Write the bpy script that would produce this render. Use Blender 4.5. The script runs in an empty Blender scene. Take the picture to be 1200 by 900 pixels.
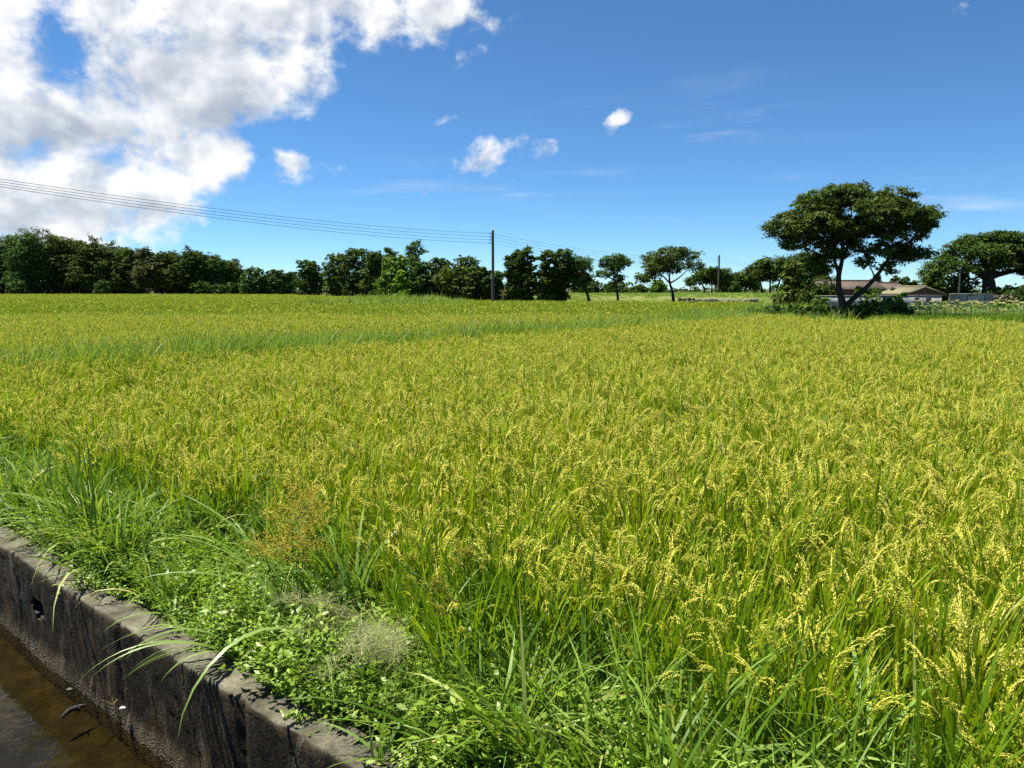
import bpy, math, random
import numpy as np
from mathutils import Vector, Matrix

R = math.radians
rng = np.random.default_rng(7)
random.seed(7)
sc = bpy.context.scene
col = sc.collection

# ------------------------------------------------------------------ camera
F = 901.0                       # focal length in pixels of the 1200 px wide photograph
CAM_Z = 1.55
PITCH = math.atan((450 - 339) / F)
cam_d = bpy.data.cameras.new("camera"); cam = bpy.data.objects.new("camera", cam_d)
col.objects.link(cam)
cam_d.sensor_width = 36; cam_d.sensor_fit = 'HORIZONTAL'; cam_d.lens = 36 * F / 1200
cam_d.clip_start = 0.05; cam_d.clip_end = 20000
cam.location = (0, 0, CAM_Z); cam.rotation_euler = (math.pi / 2 - PITCH, 0, 0)
sc.camera = cam
cp, sp = math.cos(PITCH), math.sin(PITCH)

def ray(px, py):
    a = (px - 600) / F; b = (450 - py) / F
    return np.array([a, cp + b * sp, -sp + b * cp])

def at_z(px, py, z):
    d = ray(px, py); t = (z - CAM_Z) / d[2]
    return np.array([d[0] * t, d[1] * t, z])

def at_d(px, py, D):
    d = ray(px, py); t = D / d[1]
    return np.array([d[0] * t, D, CAM_Z + d[2] * t])

# field axes: E along the ditch (away to the left), N across it (away from the road)
E = np.array([-0.7646, 0.6445]); N = np.array([0.6445, 0.7646])
def uv(u, v, z=0.0): return np.array([u * E[0] + v * N[0], u * E[1] + v * N[1], z])
def to_uv(x, y): return x * E[0] + y * E[1], x * N[0] + y * N[1]
WALL_V = 1.444; WALL_T = 0.165
GROUND = -0.20

# ------------------------------------------------------------------ mesh helper
class MB:
    def __init__(s): s.v = []; s.f = []; s.m = []; s.r = []; s.n = 0
    def add(s, verts, faces, mat=0, rnd=0.5):
        verts = np.asarray(verts, float).reshape(-1, 3); faces = np.asarray(faces, int)
        s.v.append(verts); s.f.append(faces + s.n); s.m.append(np.full(len(faces), mat, int))
        s.r.append(np.full(len(verts), rnd) if np.isscalar(rnd) else np.asarray(rnd, float).ravel())
        s.n += len(verts)
    def mesh(s, name, mats, smooth=False):
        me = bpy.data.meshes.new(name)
        v = np.concatenate(s.v); me.vertices.add(len(v)); me.vertices.foreach_set("co", v.ravel())
        loops = np.concatenate([f.ravel() for f in s.f])
        sizes = np.concatenate([np.full(len(f), f.shape[1], int) for f in s.f])
        starts = np.concatenate([[0], np.cumsum(sizes)[:-1]])
        me.loops.add(len(loops)); me.loops.foreach_set("vertex_index", loops)
        me.polygons.add(len(sizes)); me.polygons.foreach_set("loop_start", starts)
        me.polygons.foreach_set("material_index", np.concatenate(s.m))
        if smooth: me.polygons.foreach_set("use_smooth", np.ones(len(sizes), bool))
        at = me.attributes.new("leaf", 'FLOAT', 'POINT'); at.data.foreach_set("value", np.concatenate(s.r))
        for m in (mats if isinstance(mats, (list, tuple)) else [mats]): me.materials.append(m)
        me.update(); me.validate()
        return me
    def build(s, name, mats, parent=None, smooth=False, loc=None):
        o = bpy.data.objects.new(name, s.mesh(name, mats, smooth)); col.objects.link(o)
        if parent: o.parent = parent
        if loc is not None: o.location = loc
        return o

def tag(o, label=None, cat=None, group=None, kind=None):
    if label: o["label"] = label
    if cat: o["category"] = cat
    if group: o["group"] = group
    if kind: o["kind"] = kind
    return o

def empty(name, loc, label, cat, group=None):
    o = bpy.data.objects.new(name, None); col.objects.link(o); o.location = loc
    o.empty_display_size = 0.2
    return tag(o, label, cat, group)

def blades(mb, base, az, th0, bend, L, w, n=5, twist=0.0, mat=0, rnd=None, basew=0.45, power=1.3):
    base = np.asarray(base, float).reshape(-1, 3); B = len(base)
    f = lambda a: np.broadcast_to(np.asarray(a, float), (B,))
    az, th0, bend, L, w, twist = map(f, (az, th0, bend, L, w, twist))
    t = np.linspace(0, 1, n + 1); tm = (t[1:] + t[:-1]) / 2
    th = th0[:, None] + bend[:, None] * tm[None] ** power
    d = np.stack([np.sin(th) * np.cos(az)[:, None], np.sin(th) * np.sin(az)[:, None], np.cos(th)], -1)
    P = np.concatenate([np.zeros((B, 1, 3)), np.cumsum(d * (L / n)[:, None, None], 1)], 1) + base[:, None]
    thn = th0[:, None] + bend[:, None] * t[None] ** power
    side = np.stack([-np.sin(az), np.cos(az), np.zeros(B)], -1)[:, None]
    nor = np.stack([np.cos(thn) * np.cos(az)[:, None], np.cos(thn) * np.sin(az)[:, None], -np.sin(thn)], -1)
    tw = (twist[:, None] * (0.4 + t[None]))[..., None]
    W = side * np.cos(tw) + nor * np.sin(tw)
    prof = np.minimum(1, basew + 3 * t) * np.maximum(1 - t ** 2.2, 0.03)
    hw = (w[:, None] * prof[None] / 2)[..., None]
    V = np.stack([P - W * hw, P + W * hw], 2).reshape(B, -1, 3)
    k = np.arange(n); q = np.stack([2 * k, 2 * k + 1, 2 * k + 3, 2 * k + 2], -1)
    faces = (q[None] + (np.arange(B) * 2 * (n + 1))[:, None, None]).reshape(-1, 4)
    if rnd is None: rnd = rng.random(B)
    mb.add(V, faces, mat, np.repeat(f(rnd), 2 * (n + 1)))
    return P, d

def unit(a): return a / np.maximum(np.linalg.norm(a, axis=-1, keepdims=True), 1e-9)

def grains(mb, c, a, L, r, mat=0, rnd=None, sides=3):
    c = np.asarray(c, float); a = unit(np.asarray(a, float)); B = len(c)
    ref = np.where(np.abs(a[:, 2:3]) < 0.9, [[0, 0, 1.0]], [[1.0, 0, 0]])
    s = unit(np.cross(a, ref)); q = np.cross(a, s)
    L = np.broadcast_to(np.asarray(L, float), (B,))[:, None]; r = np.broadcast_to(np.asarray(r, float), (B,))[:, None]
    ring = [c + (s * math.cos(2 * math.pi * k / sides) + q * math.sin(2 * math.pi * k / sides)) * r for k in range(sides)]
    V = np.stack([c - a * L / 2, c + a * L / 2] + ring, 1)
    f = []
    for k in range(sides):
        k2 = (k + 1) % sides
        f += [[0, 2 + k2, 2 + k], [1, 2 + k, 2 + k2]]
    faces = (np.array(f)[None] + (np.arange(B) * (2 + sides))[:, None, None]).reshape(-1, 3)
    if rnd is None: rnd = rng.random(B)
    mb.add(V, faces, mat, np.repeat(rnd, 2 + sides))

def leafquads(mb, c, a, n, L, W, mat=0, rnd=None):
    c = np.asarray(c, float); a = unit(a); B = len(c); s = unit(np.cross(a, n))
    L = np.broadcast_to(np.asarray(L, float), (B,))[:, None]; W = np.broadcast_to(np.asarray(W, float), (B,))[:, None]
    V = np.stack([c - a * L / 2, c + s * W / 2 - a * L * 0.05, c + a * L / 2, c - s * W / 2 - a * L * 0.05], 1)
    faces = np.arange(B * 4).reshape(B, 4)
    if rnd is None: rnd = rng.random(B)
    mb.add(V, faces, mat, np.repeat(rnd, 4))

def tube(mb, pts, rad, sides=7, mat=0, cap=True):
    pts = np.asarray(pts, float); n = len(pts); rad = np.broadcast_to(np.asarray(rad, float), (n,))
    d = unit(np.gradient(pts, axis=0)); V = []
    ref = np.array([0.3, 1, 0.1]) if abs(d[0][2]) > 0.7 else np.array([0, 0, 1.0])
    for i in range(n):
        s = unit(np.cross(d[i], ref)); q = np.cross(d[i], s)
        for k in range(sides):
            a = 2 * math.pi * k / sides
            V.append(pts[i] + (s * math.cos(a) + q * math.sin(a)) * rad[i])
    fs = [[i * sides + k, i * sides + (k + 1) % sides, (i + 1) * sides + (k + 1) % sides, (i + 1) * sides + k]
          for i in range(n - 1) for k in range(sides)]
    mb.add(V, fs, mat)
    if cap:
        mb.add(V[:sides], [list(range(sides))[::-1]], mat); mb.add(V[-sides:], [list(range(sides))], mat)

def box(mb, lo, hi, mat=0):
    x0, y0, z0 = lo; x1, y1, z1 = hi
    V = [(x0, y0, z0), (x1, y0, z0), (x1, y1, z0), (x0, y1, z0), (x0, y0, z1), (x1, y0, z1), (x1, y1, z1), (x0, y1, z1)]
    mb.add(V, [[3, 2, 1, 0], [4, 5, 6, 7], [0, 1, 5, 4], [1, 2, 6, 5], [2, 3, 7, 6], [3, 0, 4, 7]], mat)

def curve(ctrl, n=12):
    """smooth polyline through control points"""
    c = np.asarray(ctrl, float); m = len(c)
    if m < 3: return np.array([c[0] + (c[-1] - c[0]) * t for t in np.linspace(0, 1, n)])
    P = np.vstack([2 * c[0] - c[1], c, 2 * c[-1] - c[-2]]); out = []
    for i in range(m - 1):
        p0, p1, p2, p3 = P[i:i + 4]
        for t in np.linspace(0, 1, max(2, n // (m - 1)), endpoint=False):
            out.append(0.5 * (2 * p1 + (p2 - p0) * t + (2 * p0 - 5 * p1 + 4 * p2 - p3) * t * t + (3 * p1 - p0 - 3 * p2 + p3) * t ** 3))
    out.append(c[-1]); return np.array(out)

# ------------------------------------------------------------------ materials
def newmat(name):
    m = bpy.data.materials.new(name); m.use_nodes = True; nt = m.node_tree; nt.nodes.clear()
    out = nt.nodes.new("ShaderNodeOutputMaterial"); return m, nt, out

def ramp(nt, fac, stops):
    r = nt.nodes.new("ShaderNodeValToRGB"); e = r.color_ramp.elements
    while len(e) < len(stops): e.new(0.5)
    for x, (p, c) in zip(e, stops): x.position = p; x.color = (*c, 1)
    if fac is not None: nt.links.new(fac, r.inputs[0])
    return r.outputs[0]

def math_(nt, op, a, b=None, c=None, clamp=False):
    n = nt.nodes.new("ShaderNodeMath"); n.operation = op; n.use_clamp = clamp
    for i, x in enumerate((a, b, c)):
        if x is None: continue
        if isinstance(x, (int, float)): n.inputs[i].default_value = x
        else: nt.links.new(x, n.inputs[i])
    return n.outputs[0]

def leafmat(name, stops, transl=0.3, rough=0.5, spec=0.35, tstops=None, inst=0.35, tboost=(1.25, 1.2, 0.7)):
    """two-sided leaf: reflecting and transmitting, tone varied leaf by leaf and plant by plant"""
    m, nt, out = newmat(name); N_ = nt.nodes; L_ = nt.links
    a = N_.new("ShaderNodeAttribute"); a.attribute_name = "leaf"
    t = N_.new("ShaderNodeAttribute"); t.attribute_name = "tint"; t.attribute_type = 'INSTANCER'
    f = math_(nt, 'MULTIPLY_ADD', t.outputs['Fac'], inst, math_(nt, 'MULTIPLY', a.outputs['Fac'], 1 - inst))
    c = ramp(nt, f, stops)
    p = N_.new("ShaderNodeBsdfPrincipled"); L_.new(c, p.inputs['Base Color'])
    p.inputs['Roughness'].default_value = rough; p.inputs['Specular IOR Level'].default_value = spec
    tr = N_.new("ShaderNodeBsdfTranslucent")
    mx = N_.new("ShaderNodeMix"); mx.data_type = 'RGBA'; mx.blend_type = 'MULTIPLY'; mx.inputs[0].default_value = 1
    L_.new(c, mx.inputs[6]); mx.inputs[7].default_value = (*tboost, 1); L_.new(mx.outputs[2], tr.inputs[0])
    ms = N_.new("ShaderNodeMixShader"); ms.inputs[0].default_value = transl
    L_.new(p.outputs[0], ms.inputs[1]); L_.new(tr.outputs[0], ms.inputs[2]); L_.new(ms.outputs[0], out.inputs[0])
    return m

def noise(nt, scale, detail=4, rough=0.55, vec=None, dist=0.0, dim='3D'):
    n = nt.nodes.new("ShaderNodeTexNoise"); n.inputs['Scale'].default_value = scale; n.noise_dimensions = dim
    n.inputs['Detail'].default_value = detail; n.inputs['Roughness'].default_value = rough
    n.inputs['Distortion'].default_value = dist
    if vec is not None: nt.links.new(vec, n.inputs['Vector'])
    return n.outputs['Fac']

def mixc(nt, fac, a, b, mode='MIX'):
    n = nt.nodes.new("ShaderNodeMix"); n.data_type = 'RGBA'; n.blend_type = mode
    for i, x in ((0, fac), (6, a), (7, b)):
        if isinstance(x, (int, float)): n.inputs[i].default_value = x
        elif isinstance(x, tuple): n.inputs[i].default_value = (*x, 1)
        else: nt.links.new(x, n.inputs[i])
    return n.outputs[2]

def noisemat(name, stops, scale=3.0, rough=0.9, bump=0.2, bscale=None, spec=0.2, detail=6, coord='Object', stretch=(1, 1, 1)):
    m, nt, out = newmat(name)
    tc = nt.nodes.new("ShaderNodeTexCoord"); mp = nt.nodes.new("ShaderNodeMapping"); mp.inputs['Scale'].default_value = stretch
    nt.links.new(tc.outputs[coord], mp.inputs[0])
    f = noise(nt, scale, detail, 0.6, mp.outputs[0]); c = ramp(nt, f, stops)
    p = nt.nodes.new("ShaderNodeBsdfPrincipled"); nt.links.new(c, p.inputs['Base Color'])
    p.inputs['Roughness'].default_value = rough; p.inputs['Specular IOR Level'].default_value = spec
    if bump:
        b = nt.nodes.new("ShaderNodeBump"); b.inputs['Strength'].default_value = bump; b.inputs['Distance'].default_value = 0.05
        nt.links.new(noise(nt, bscale or scale * 4, 5, 0.6, mp.outputs[0]), b.inputs['Height']); nt.links.new(b.outputs[0], p.inputs['Normal'])
    nt.links.new(p.outputs[0], out.inputs[0])
    return m

M = {}
M['rice_leaf'] = leafmat("rice_leaf", [(0.0, (0.09, 0.195, 0.006)), (0.45, (0.195, 0.31, 0.010)), (0.8, (0.34, 0.39, 0.015)), (1.0, (0.52, 0.46, 0.04))], 0.40, 0.42, 0.4)
M['rice_grain'] = leafmat("rice_grain", [(0.0, (0.60, 0.62, 0.065)), (0.5, (0.78, 0.74, 0.115)), (1.0, (0.88, 0.80, 0.26))], 0.40, 0.55, 0.25, tboost=(1.0, 1.05, 0.9))
M['rice_far'] = leafmat("rice_far", [(0.0, (0.13, 0.215, 0.010)), (0.5, (0.22, 0.31, 0.013)), (1.0, (0.36, 0.39, 0.02))], 0.34, 0.5, 0.3, inst=0.5)
M['grain_far'] = leafmat("grain_far", [(0.0, (0.44, 0.48, 0.04)), (1.0, (0.66, 0.62, 0.09))], 0.3, 0.6, 0.2, inst=0.5, tboost=(1.0, 1.05, 0.9))
M['green_rice'] = leafmat("green_rice", [(0.0, (0.085, 0.19, 0.008)), (1.0, (0.20, 0.31, 0.014))], 0.34, 0.5, 0.3)
M['bank_grass'] = leafmat("bank_grass", [(0.0, (0.045, 0.11, 0.008)), (0.45, (0.13, 0.24, 0.016)), (0.78, (0.26, 0.37, 0.05)), (0.88, (0.36, 0.42, 0.11)), (1.0, (0.55, 0.46, 0.19))], 0.34, 0.5, 0.3)
M['levee_grass'] = leafmat("levee_grass", [(0.0, (0.085, 0.175, 0.014)), (0.6, (0.18, 0.29, 0.030)), (1.0, (0.34, 0.42, 0.09))], 0.32, 0.5, 0.3)
M['weed_leaf'] = leafmat("weed_leaf", [(0.0, (0.045, 0.115, 0.008)), (0.5, (0.15, 0.26, 0.015)), (1.0, (0.34, 0.45, 0.05))], 0.32, 0.45, 0.4)
M['pale_blade'] = leafmat("pale_blade", [(0.0, (0.13, 0.25, 0.03)), (1.0, (0.30, 0.42, 0.11))], 0.32, 0.42, 0.4)
M['sedge_head'] = leafmat("sedge_head", [(0.0, (0.42, 0.35, 0.04)), (0.6, (0.60, 0.49, 0.07)), (1.0, (0.64, 0.62, 0.10))], 0.25, 0.7, 0.15)
M['sedge_yellow'] = leafmat("sedge_yellow", [(0.0, (0.30, 0.30, 0.03)), (1.0, (0.50, 0.44, 0.06))], 0.25, 0.7, 0.15)
M['wisp'] = leafmat("wisp", [(0.0, (0.30, 0.33, 0.13)), (1.0, (0.50, 0.47, 0.25))], 0.3, 0.7, 0.15)
M['dry'] = leafmat("dry", [(0.0, (0.30, 0.22, 0.09)), (1.0, (0.52, 0.42, 0.22))], 0.2, 0.7, 0.15)
def treemat(name, a, b, c, tr=0.22): return leafmat(name, [(0.0, a), (0.6, b), (1.0, c)], tr, 0.6, 0.10, inst=0.0)
M['crown_dark'] = treemat("crown_dark", (0.027, 0.055, 0.009), (0.058, 0.103, 0.013), (0.109, 0.158, 0.027))
M['crown_olive'] = treemat("crown_olive", (0.043, 0.074, 0.011), (0.091, 0.137, 0.017), (0.168, 0.215, 0.037))
M['crown_mid'] = treemat("crown_mid", (0.032, 0.074, 0.013), (0.070, 0.134, 0.023), (0.127, 0.202, 0.041))
M['crown_light'] = treemat("crown_light", (0.050, 0.10, 0.010), (0.095, 0.175, 0.016), (0.16, 0.25, 0.03), 0.25)
M['crown_bright'] = treemat("crown_bright", (0.09, 0.17, 0.010), (0.15, 0.27, 0.015), (0.22, 0.34, 0.02), 0.3)
M['crown_hero'] = treemat("crown_hero", (0.034, 0.061, 0.011), (0.074, 0.118, 0.018), (0.146, 0.190, 0.040))
M['crown_brown'] = treemat("crown_brown", (0.055, 0.068, 0.018), (0.09, 0.105, 0.03), (0.13, 0.14, 0.045))
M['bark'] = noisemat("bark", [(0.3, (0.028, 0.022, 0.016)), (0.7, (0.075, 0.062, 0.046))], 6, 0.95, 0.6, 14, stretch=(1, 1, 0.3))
M['soil'] = noisemat("soil", [(0.3, (0.045, 0.040, 0.018)), (0.6, (0.075, 0.085, 0.025)), (0.8, (0.10, 0.12, 0.03))], 1.3, 0.95, 0.4, 9)
M['terrace'] = noisemat("terrace", [(0.3, (0.09, 0.12, 0.025)), (0.55, (0.14, 0.165, 0.035)), (0.75, (0.20, 0.20, 0.07))], 0.9, 0.95, 0.5, 5)
M['asphalt'] = noisemat("asphalt", [(0.3, (0.11, 0.105, 0.10)), (0.7, (0.17, 0.165, 0.155))], 6, 0.9, 0.3, 90)
M['pole'] = noisemat("pole", [(0.3, (0.07, 0.066, 0.06)), (0.7, (0.13, 0.124, 0.115))], 3, 0.85, 0.2, 30, stretch=(1, 1, 0.2))
M['metal'] = noisemat("metal", [(0.3, (0.20, 0.20, 0.20)), (0.7, (0.30, 0.30, 0.30))], 5, 0.5, 0.0)
M['porcelain'] = noisemat("porcelain", [(0.3, (0.35, 0.33, 0.30)), (0.7, (0.5, 0.48, 0.45))], 5, 0.3, 0.0)
M['wire'] = noisemat("wire", [(0.3, (0.035, 0.035, 0.04)), (0.7, (0.06, 0.06, 0.065))], 5, 0.6, 0.0)
M['plaster'] = noisemat("plaster", [(0.3, (0.16, 0.16, 0.14)), (0.5, (0.34, 0.34, 0.32)), (0.7, (0.46, 0.46, 0.44))], 1.6, 0.9, 0.2, 12)
M['grey_plaster'] = noisemat("grey_plaster", [(0.3, (0.22, 0.22, 0.20)), (0.7, (0.36, 0.36, 0.34))], 1.5, 0.9, 0.2, 12)
M['brickwall'] = noisemat("brickwall", [(0.3, (0.13, 0.065, 0.045)), (0.7, (0.21, 0.105, 0.075))], 2.5, 0.9, 0.2, 14)
M['dark_glass'] = noisemat("dark_glass", [(0.3, (0.02, 0.022, 0.025)), (0.7, (0.035, 0.035, 0.04))], 2, 0.2, 0.0)
M['wood'] = noisemat("wood", [(0.3, (0.16, 0.12, 0.08)), (0.7, (0.28, 0.22, 0.16))], 4, 0.9, 0.3, 20, stretch=(1, 1, 0.3))
M['sheet'] = noisemat("sheet", [(0.35, (0.26, 0.31, 0.30)), (0.65, (0.40, 0.44, 0.42))], 1.1, 0.6, 0.1, 10)
M['straw'] = noisemat("straw", [(0.3, (0.15, 0.135, 0.08)), (0.7, (0.24, 0.215, 0.13))], 3, 0.95, 0.6, 14)
M['stone'] = noisemat("stone", [(0.3, (0.09, 0.085, 0.065)), (0.7, (0.22, 0.205, 0.17))], 4, 0.9, 0.4, 20)
M['deadwood'] = noisemat("deadwood", [(0.35, (0.03, 0.026, 0.02)), (0.62, (0.08, 0.07, 0.06)), (0.75, (0.40, 0.38, 0.34))], 30, 0.8, 0.5, 60)
M['pebble'] = noisemat("pebble", [(0.3, (0.5, 0.42, 0.40)), (0.7, (0.75, 0.70, 0.68))], 20, 0.5, 0.1)

def tilemat():
    m, nt, out = newmat("roof_tile")
    tc = nt.nodes.new("ShaderNodeTexCoord")
    f = noise(nt, 2.2, 5, 0.6, tc.outputs['Object']); c = ramp(nt, f, [(0.3, (0.075, 0.050, 0.038)), (0.7, (0.14, 0.094, 0.072))])
    w = nt.nodes.new("ShaderNodeTexWave"); w.inputs['Scale'].default_value = 1.1; w.bands_direction = 'X'
    nt.links.new(tc.outputs['Object'], w.inputs['Vector'])
    p = nt.nodes.new("ShaderNodeBsdfPrincipled"); p.inputs['Roughness'].default_value = 0.85
    nt.links.new(c, p.inputs['Base Color'])
    b = nt.nodes.new("ShaderNodeBump"); b.inputs['Strength'].default_value = 0.8; b.inputs['Distance'].default_value = 0.08
    nt.links.new(w.outputs['Fac'], b.inputs['Height']); nt.links.new(b.outputs[0], p.inputs['Normal'])
    nt.links.new(p.outputs[0], out.inputs[0]); return m
M['tile'] = tilemat()

def concretemat():
    """old ditch concrete: streaked dark algae on the face, paler worn top, exposed pebbles at the foot"""
    m, nt, out = newmat("old_concrete"); L_ = nt.links
    tc = nt.nodes.new("ShaderNodeTexCoord"); o = tc.outputs['Object']
    sx = nt.nodes.new("ShaderNodeSeparateXYZ"); L_.new(o, sx.inputs[0])
    geo = nt.nodes.new("ShaderNodeNewGeometry"); sn = nt.nodes.new("ShaderNodeSeparateXYZ"); L_.new(geo.outputs['Normal'], sn.inputs[0])
    up = math_(nt, 'SMOOTHSTEP', sn.outputs['Z'], 0.5, 0.8) if False else None
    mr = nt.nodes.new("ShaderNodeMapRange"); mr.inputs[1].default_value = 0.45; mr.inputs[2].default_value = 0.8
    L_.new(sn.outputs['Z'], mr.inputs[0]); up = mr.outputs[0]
    mp = nt.nodes.new("ShaderNodeMapping"); mp.inputs['Scale'].default_value = (1, 1, 0.22); L_.new(o, mp.inputs[0])
    streak = noise(nt, 9, 6, 0.65, mp.outputs[0]); blot = noise(nt, 3.5, 8, 0.65, o); fine = noise(nt, 70, 4, 0.6, o)
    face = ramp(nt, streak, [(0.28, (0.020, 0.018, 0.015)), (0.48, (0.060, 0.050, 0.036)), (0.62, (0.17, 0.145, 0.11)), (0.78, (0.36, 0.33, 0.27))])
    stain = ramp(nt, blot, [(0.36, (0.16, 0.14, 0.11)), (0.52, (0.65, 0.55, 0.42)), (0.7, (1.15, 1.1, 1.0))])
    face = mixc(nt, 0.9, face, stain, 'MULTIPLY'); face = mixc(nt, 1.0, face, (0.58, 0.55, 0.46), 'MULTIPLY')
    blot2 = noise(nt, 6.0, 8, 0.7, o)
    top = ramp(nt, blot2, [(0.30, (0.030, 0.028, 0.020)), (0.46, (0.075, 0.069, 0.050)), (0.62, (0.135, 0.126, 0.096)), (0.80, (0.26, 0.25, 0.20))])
    vor = nt.nodes.new("ShaderNodeTexVoronoi"); vor.inputs['Scale'].default_value = 110; L_.new(o, vor.inputs['Vector'])
    peb = ramp(nt, vor.outputs['Distance'], [(0.1, (0.26, 0.23, 0.16)), (0.45, (0.09, 0.078, 0.055)), (0.7, (0.018, 0.016, 0.012))])
    hz = math_(nt, 'MULTIPLY_ADD', blot, 0.16, sx.outputs['Z'])
    mr2 = nt.nodes.new("ShaderNodeMapRange"); mr2.inputs[1].default_value = -0.34; mr2.inputs[2].default_value = -0.44; L_.new(hz, mr2.inputs[0])
    face = mixc(nt, mr2.outputs[0], face, peb)
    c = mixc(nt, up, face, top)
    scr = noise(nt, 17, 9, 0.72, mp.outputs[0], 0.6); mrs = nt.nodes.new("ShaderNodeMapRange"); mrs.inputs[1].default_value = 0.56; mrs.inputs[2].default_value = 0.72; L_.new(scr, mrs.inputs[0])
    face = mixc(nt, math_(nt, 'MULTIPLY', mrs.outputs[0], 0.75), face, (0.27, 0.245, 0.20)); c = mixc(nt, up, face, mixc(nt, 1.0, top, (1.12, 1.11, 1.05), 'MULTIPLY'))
    spk = ramp(nt, fine, [(0.3, (0.72, 0.72, 0.72)), (0.7, (1.22, 1.22, 1.2))]); c = mixc(nt, 1.0, c, spk, 'MULTIPLY')
    p = nt.nodes.new("ShaderNodeBsdfPrincipled"); p.inputs['Roughness'].default_value = 0.9; p.inputs['Specular IOR Level'].default_value = 0.2
    L_.new(c, p.inputs['Base Color'])
    h = math_(nt, 'ADD', math_(nt, 'MULTIPLY', fine, 0.5), math_(nt, 'MULTIPLY', math_(nt, 'MULTIPLY', vor.outputs['Distance'], mr2.outputs[0]), -1.5))
    h = math_(nt, 'ADD', h, math_(nt, 'MULTIPLY', blot2, 0.35))
    b = nt.nodes.new("ShaderNodeBump"); b.inputs['Strength'].default_value = 0.8; b.inputs['Distance'].default_value = 0.012
    L_.new(h, b.inputs['Height']); L_.new(b.outputs[0], p.inputs['Normal']); L_.new(p.outputs[0], out.inputs[0])
    return m
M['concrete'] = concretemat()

def watermat():
    m, nt, out = newmat("ditch_water"); L_ = nt.links
    tc = nt.nodes.new("ShaderNodeTexCoord")
    b = nt.nodes.new("ShaderNodeBump"); b.inputs['Strength'].default_value = 0.10; b.inputs['Distance'].default_value = 0.012
    L_.new(noise(nt, 14, 3, 0.5, tc.outputs['Object']), b.inputs['Height'])
    fr = nt.nodes.new("ShaderNodeFresnel"); fr.inputs['IOR'].default_value = 1.33; L_.new(b.outputs[0], fr.inputs['Normal'])
    g = nt.nodes.new("ShaderNodeBsdfGlossy"); g.inputs['Roughness'].default_value = 0.02; L_.new(b.outputs[0], g.inputs['Normal'])
    t = nt.nodes.new("ShaderNodeBsdfTransparent"); t.inputs[0].default_value = (0.62, 0.55, 0.36, 1)
    ms = nt.nodes.new("ShaderNodeMixShader"); L_.new(math_(nt, 'MULTIPLY', fr.outputs[0], 1.0, clamp=True), ms.inputs[0])
    L_.new(t.outputs[0], ms.inputs[1]); L_.new(g.outputs[0], ms.inputs[2]); L_.new(ms.outputs[0], out.inputs[0])
    return m
M['water'] = watermat()
M['bed'] = noisemat("bed", [(0.3, (0.014, 0.012, 0.005)), (0.5, (0.034, 0.028, 0.011)), (0.72, (0.07, 0.058, 0.024))], 7, 0.95, 0.8, 40, detail=10)

# ------------------------------------------------------------------ ground, ditch, road
def sheet(name, quads, mat, label, thick=None):
    mb = MB()
    for q in quads: mb.add(q, [[0, 1, 2, 3]])
    o = mb.build(name, mat); tag(o, label, kind='structure'); return o

FAR = 4000
VB = WALL_V + WALL_T
sheet("ground", [[uv(-FAR, VB - 0.03, GROUND), uv(-FAR, FAR, GROUND), uv(FAR, FAR, GROUND), uv(FAR, VB - 0.03, GROUND)],
                 [uv(-FAR, -FAR, -0.06), uv(-FAR, -4.0, -0.06), uv(FAR, -4.0, -0.06), uv(FAR, -FAR, -0.06)]], M['soil'],
      "flat soil of the farmland under the rice and beyond the road")
NEAR_V = 0.42
mb = MB()
for (v0, z0, v1, z1) in ((-4.0, 0.0, NEAR_V, 0.0), (NEAR_V, 0.0, NEAR_V, -0.62), (-4.0, -0.1, -4.0, 0.0)):
    mb.add([uv(-200, v0, z0), uv(-200, v1, z1), uv(200, v1, z1), uv(200, v0, z0)], [[0, 1, 2, 3]])
tag(mb.build("road", M['asphalt']), "grey lane along the near side of the ditch", kind='structure')
sheet("ditch_bed", [[uv(-200, NEAR_V, -0.60), uv(-200, WALL_V + 0.05, -0.60), uv(200, WALL_V + 0.05, -0.60), uv(200, NEAR_V, -0.60)]], M['bed'],
      "brown silt on the bottom of the ditch")
sheet("water", [[uv(-200, NEAR_V - 0.01, -0.50), uv(-200, WALL_V + 0.02, -0.50), uv(200, WALL_V + 0.02, -0.50), uv(200, NEAR_V - 0.01, -0.50)]], M['water'],
      "shallow brown water in the ditch mirroring the sky")

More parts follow.
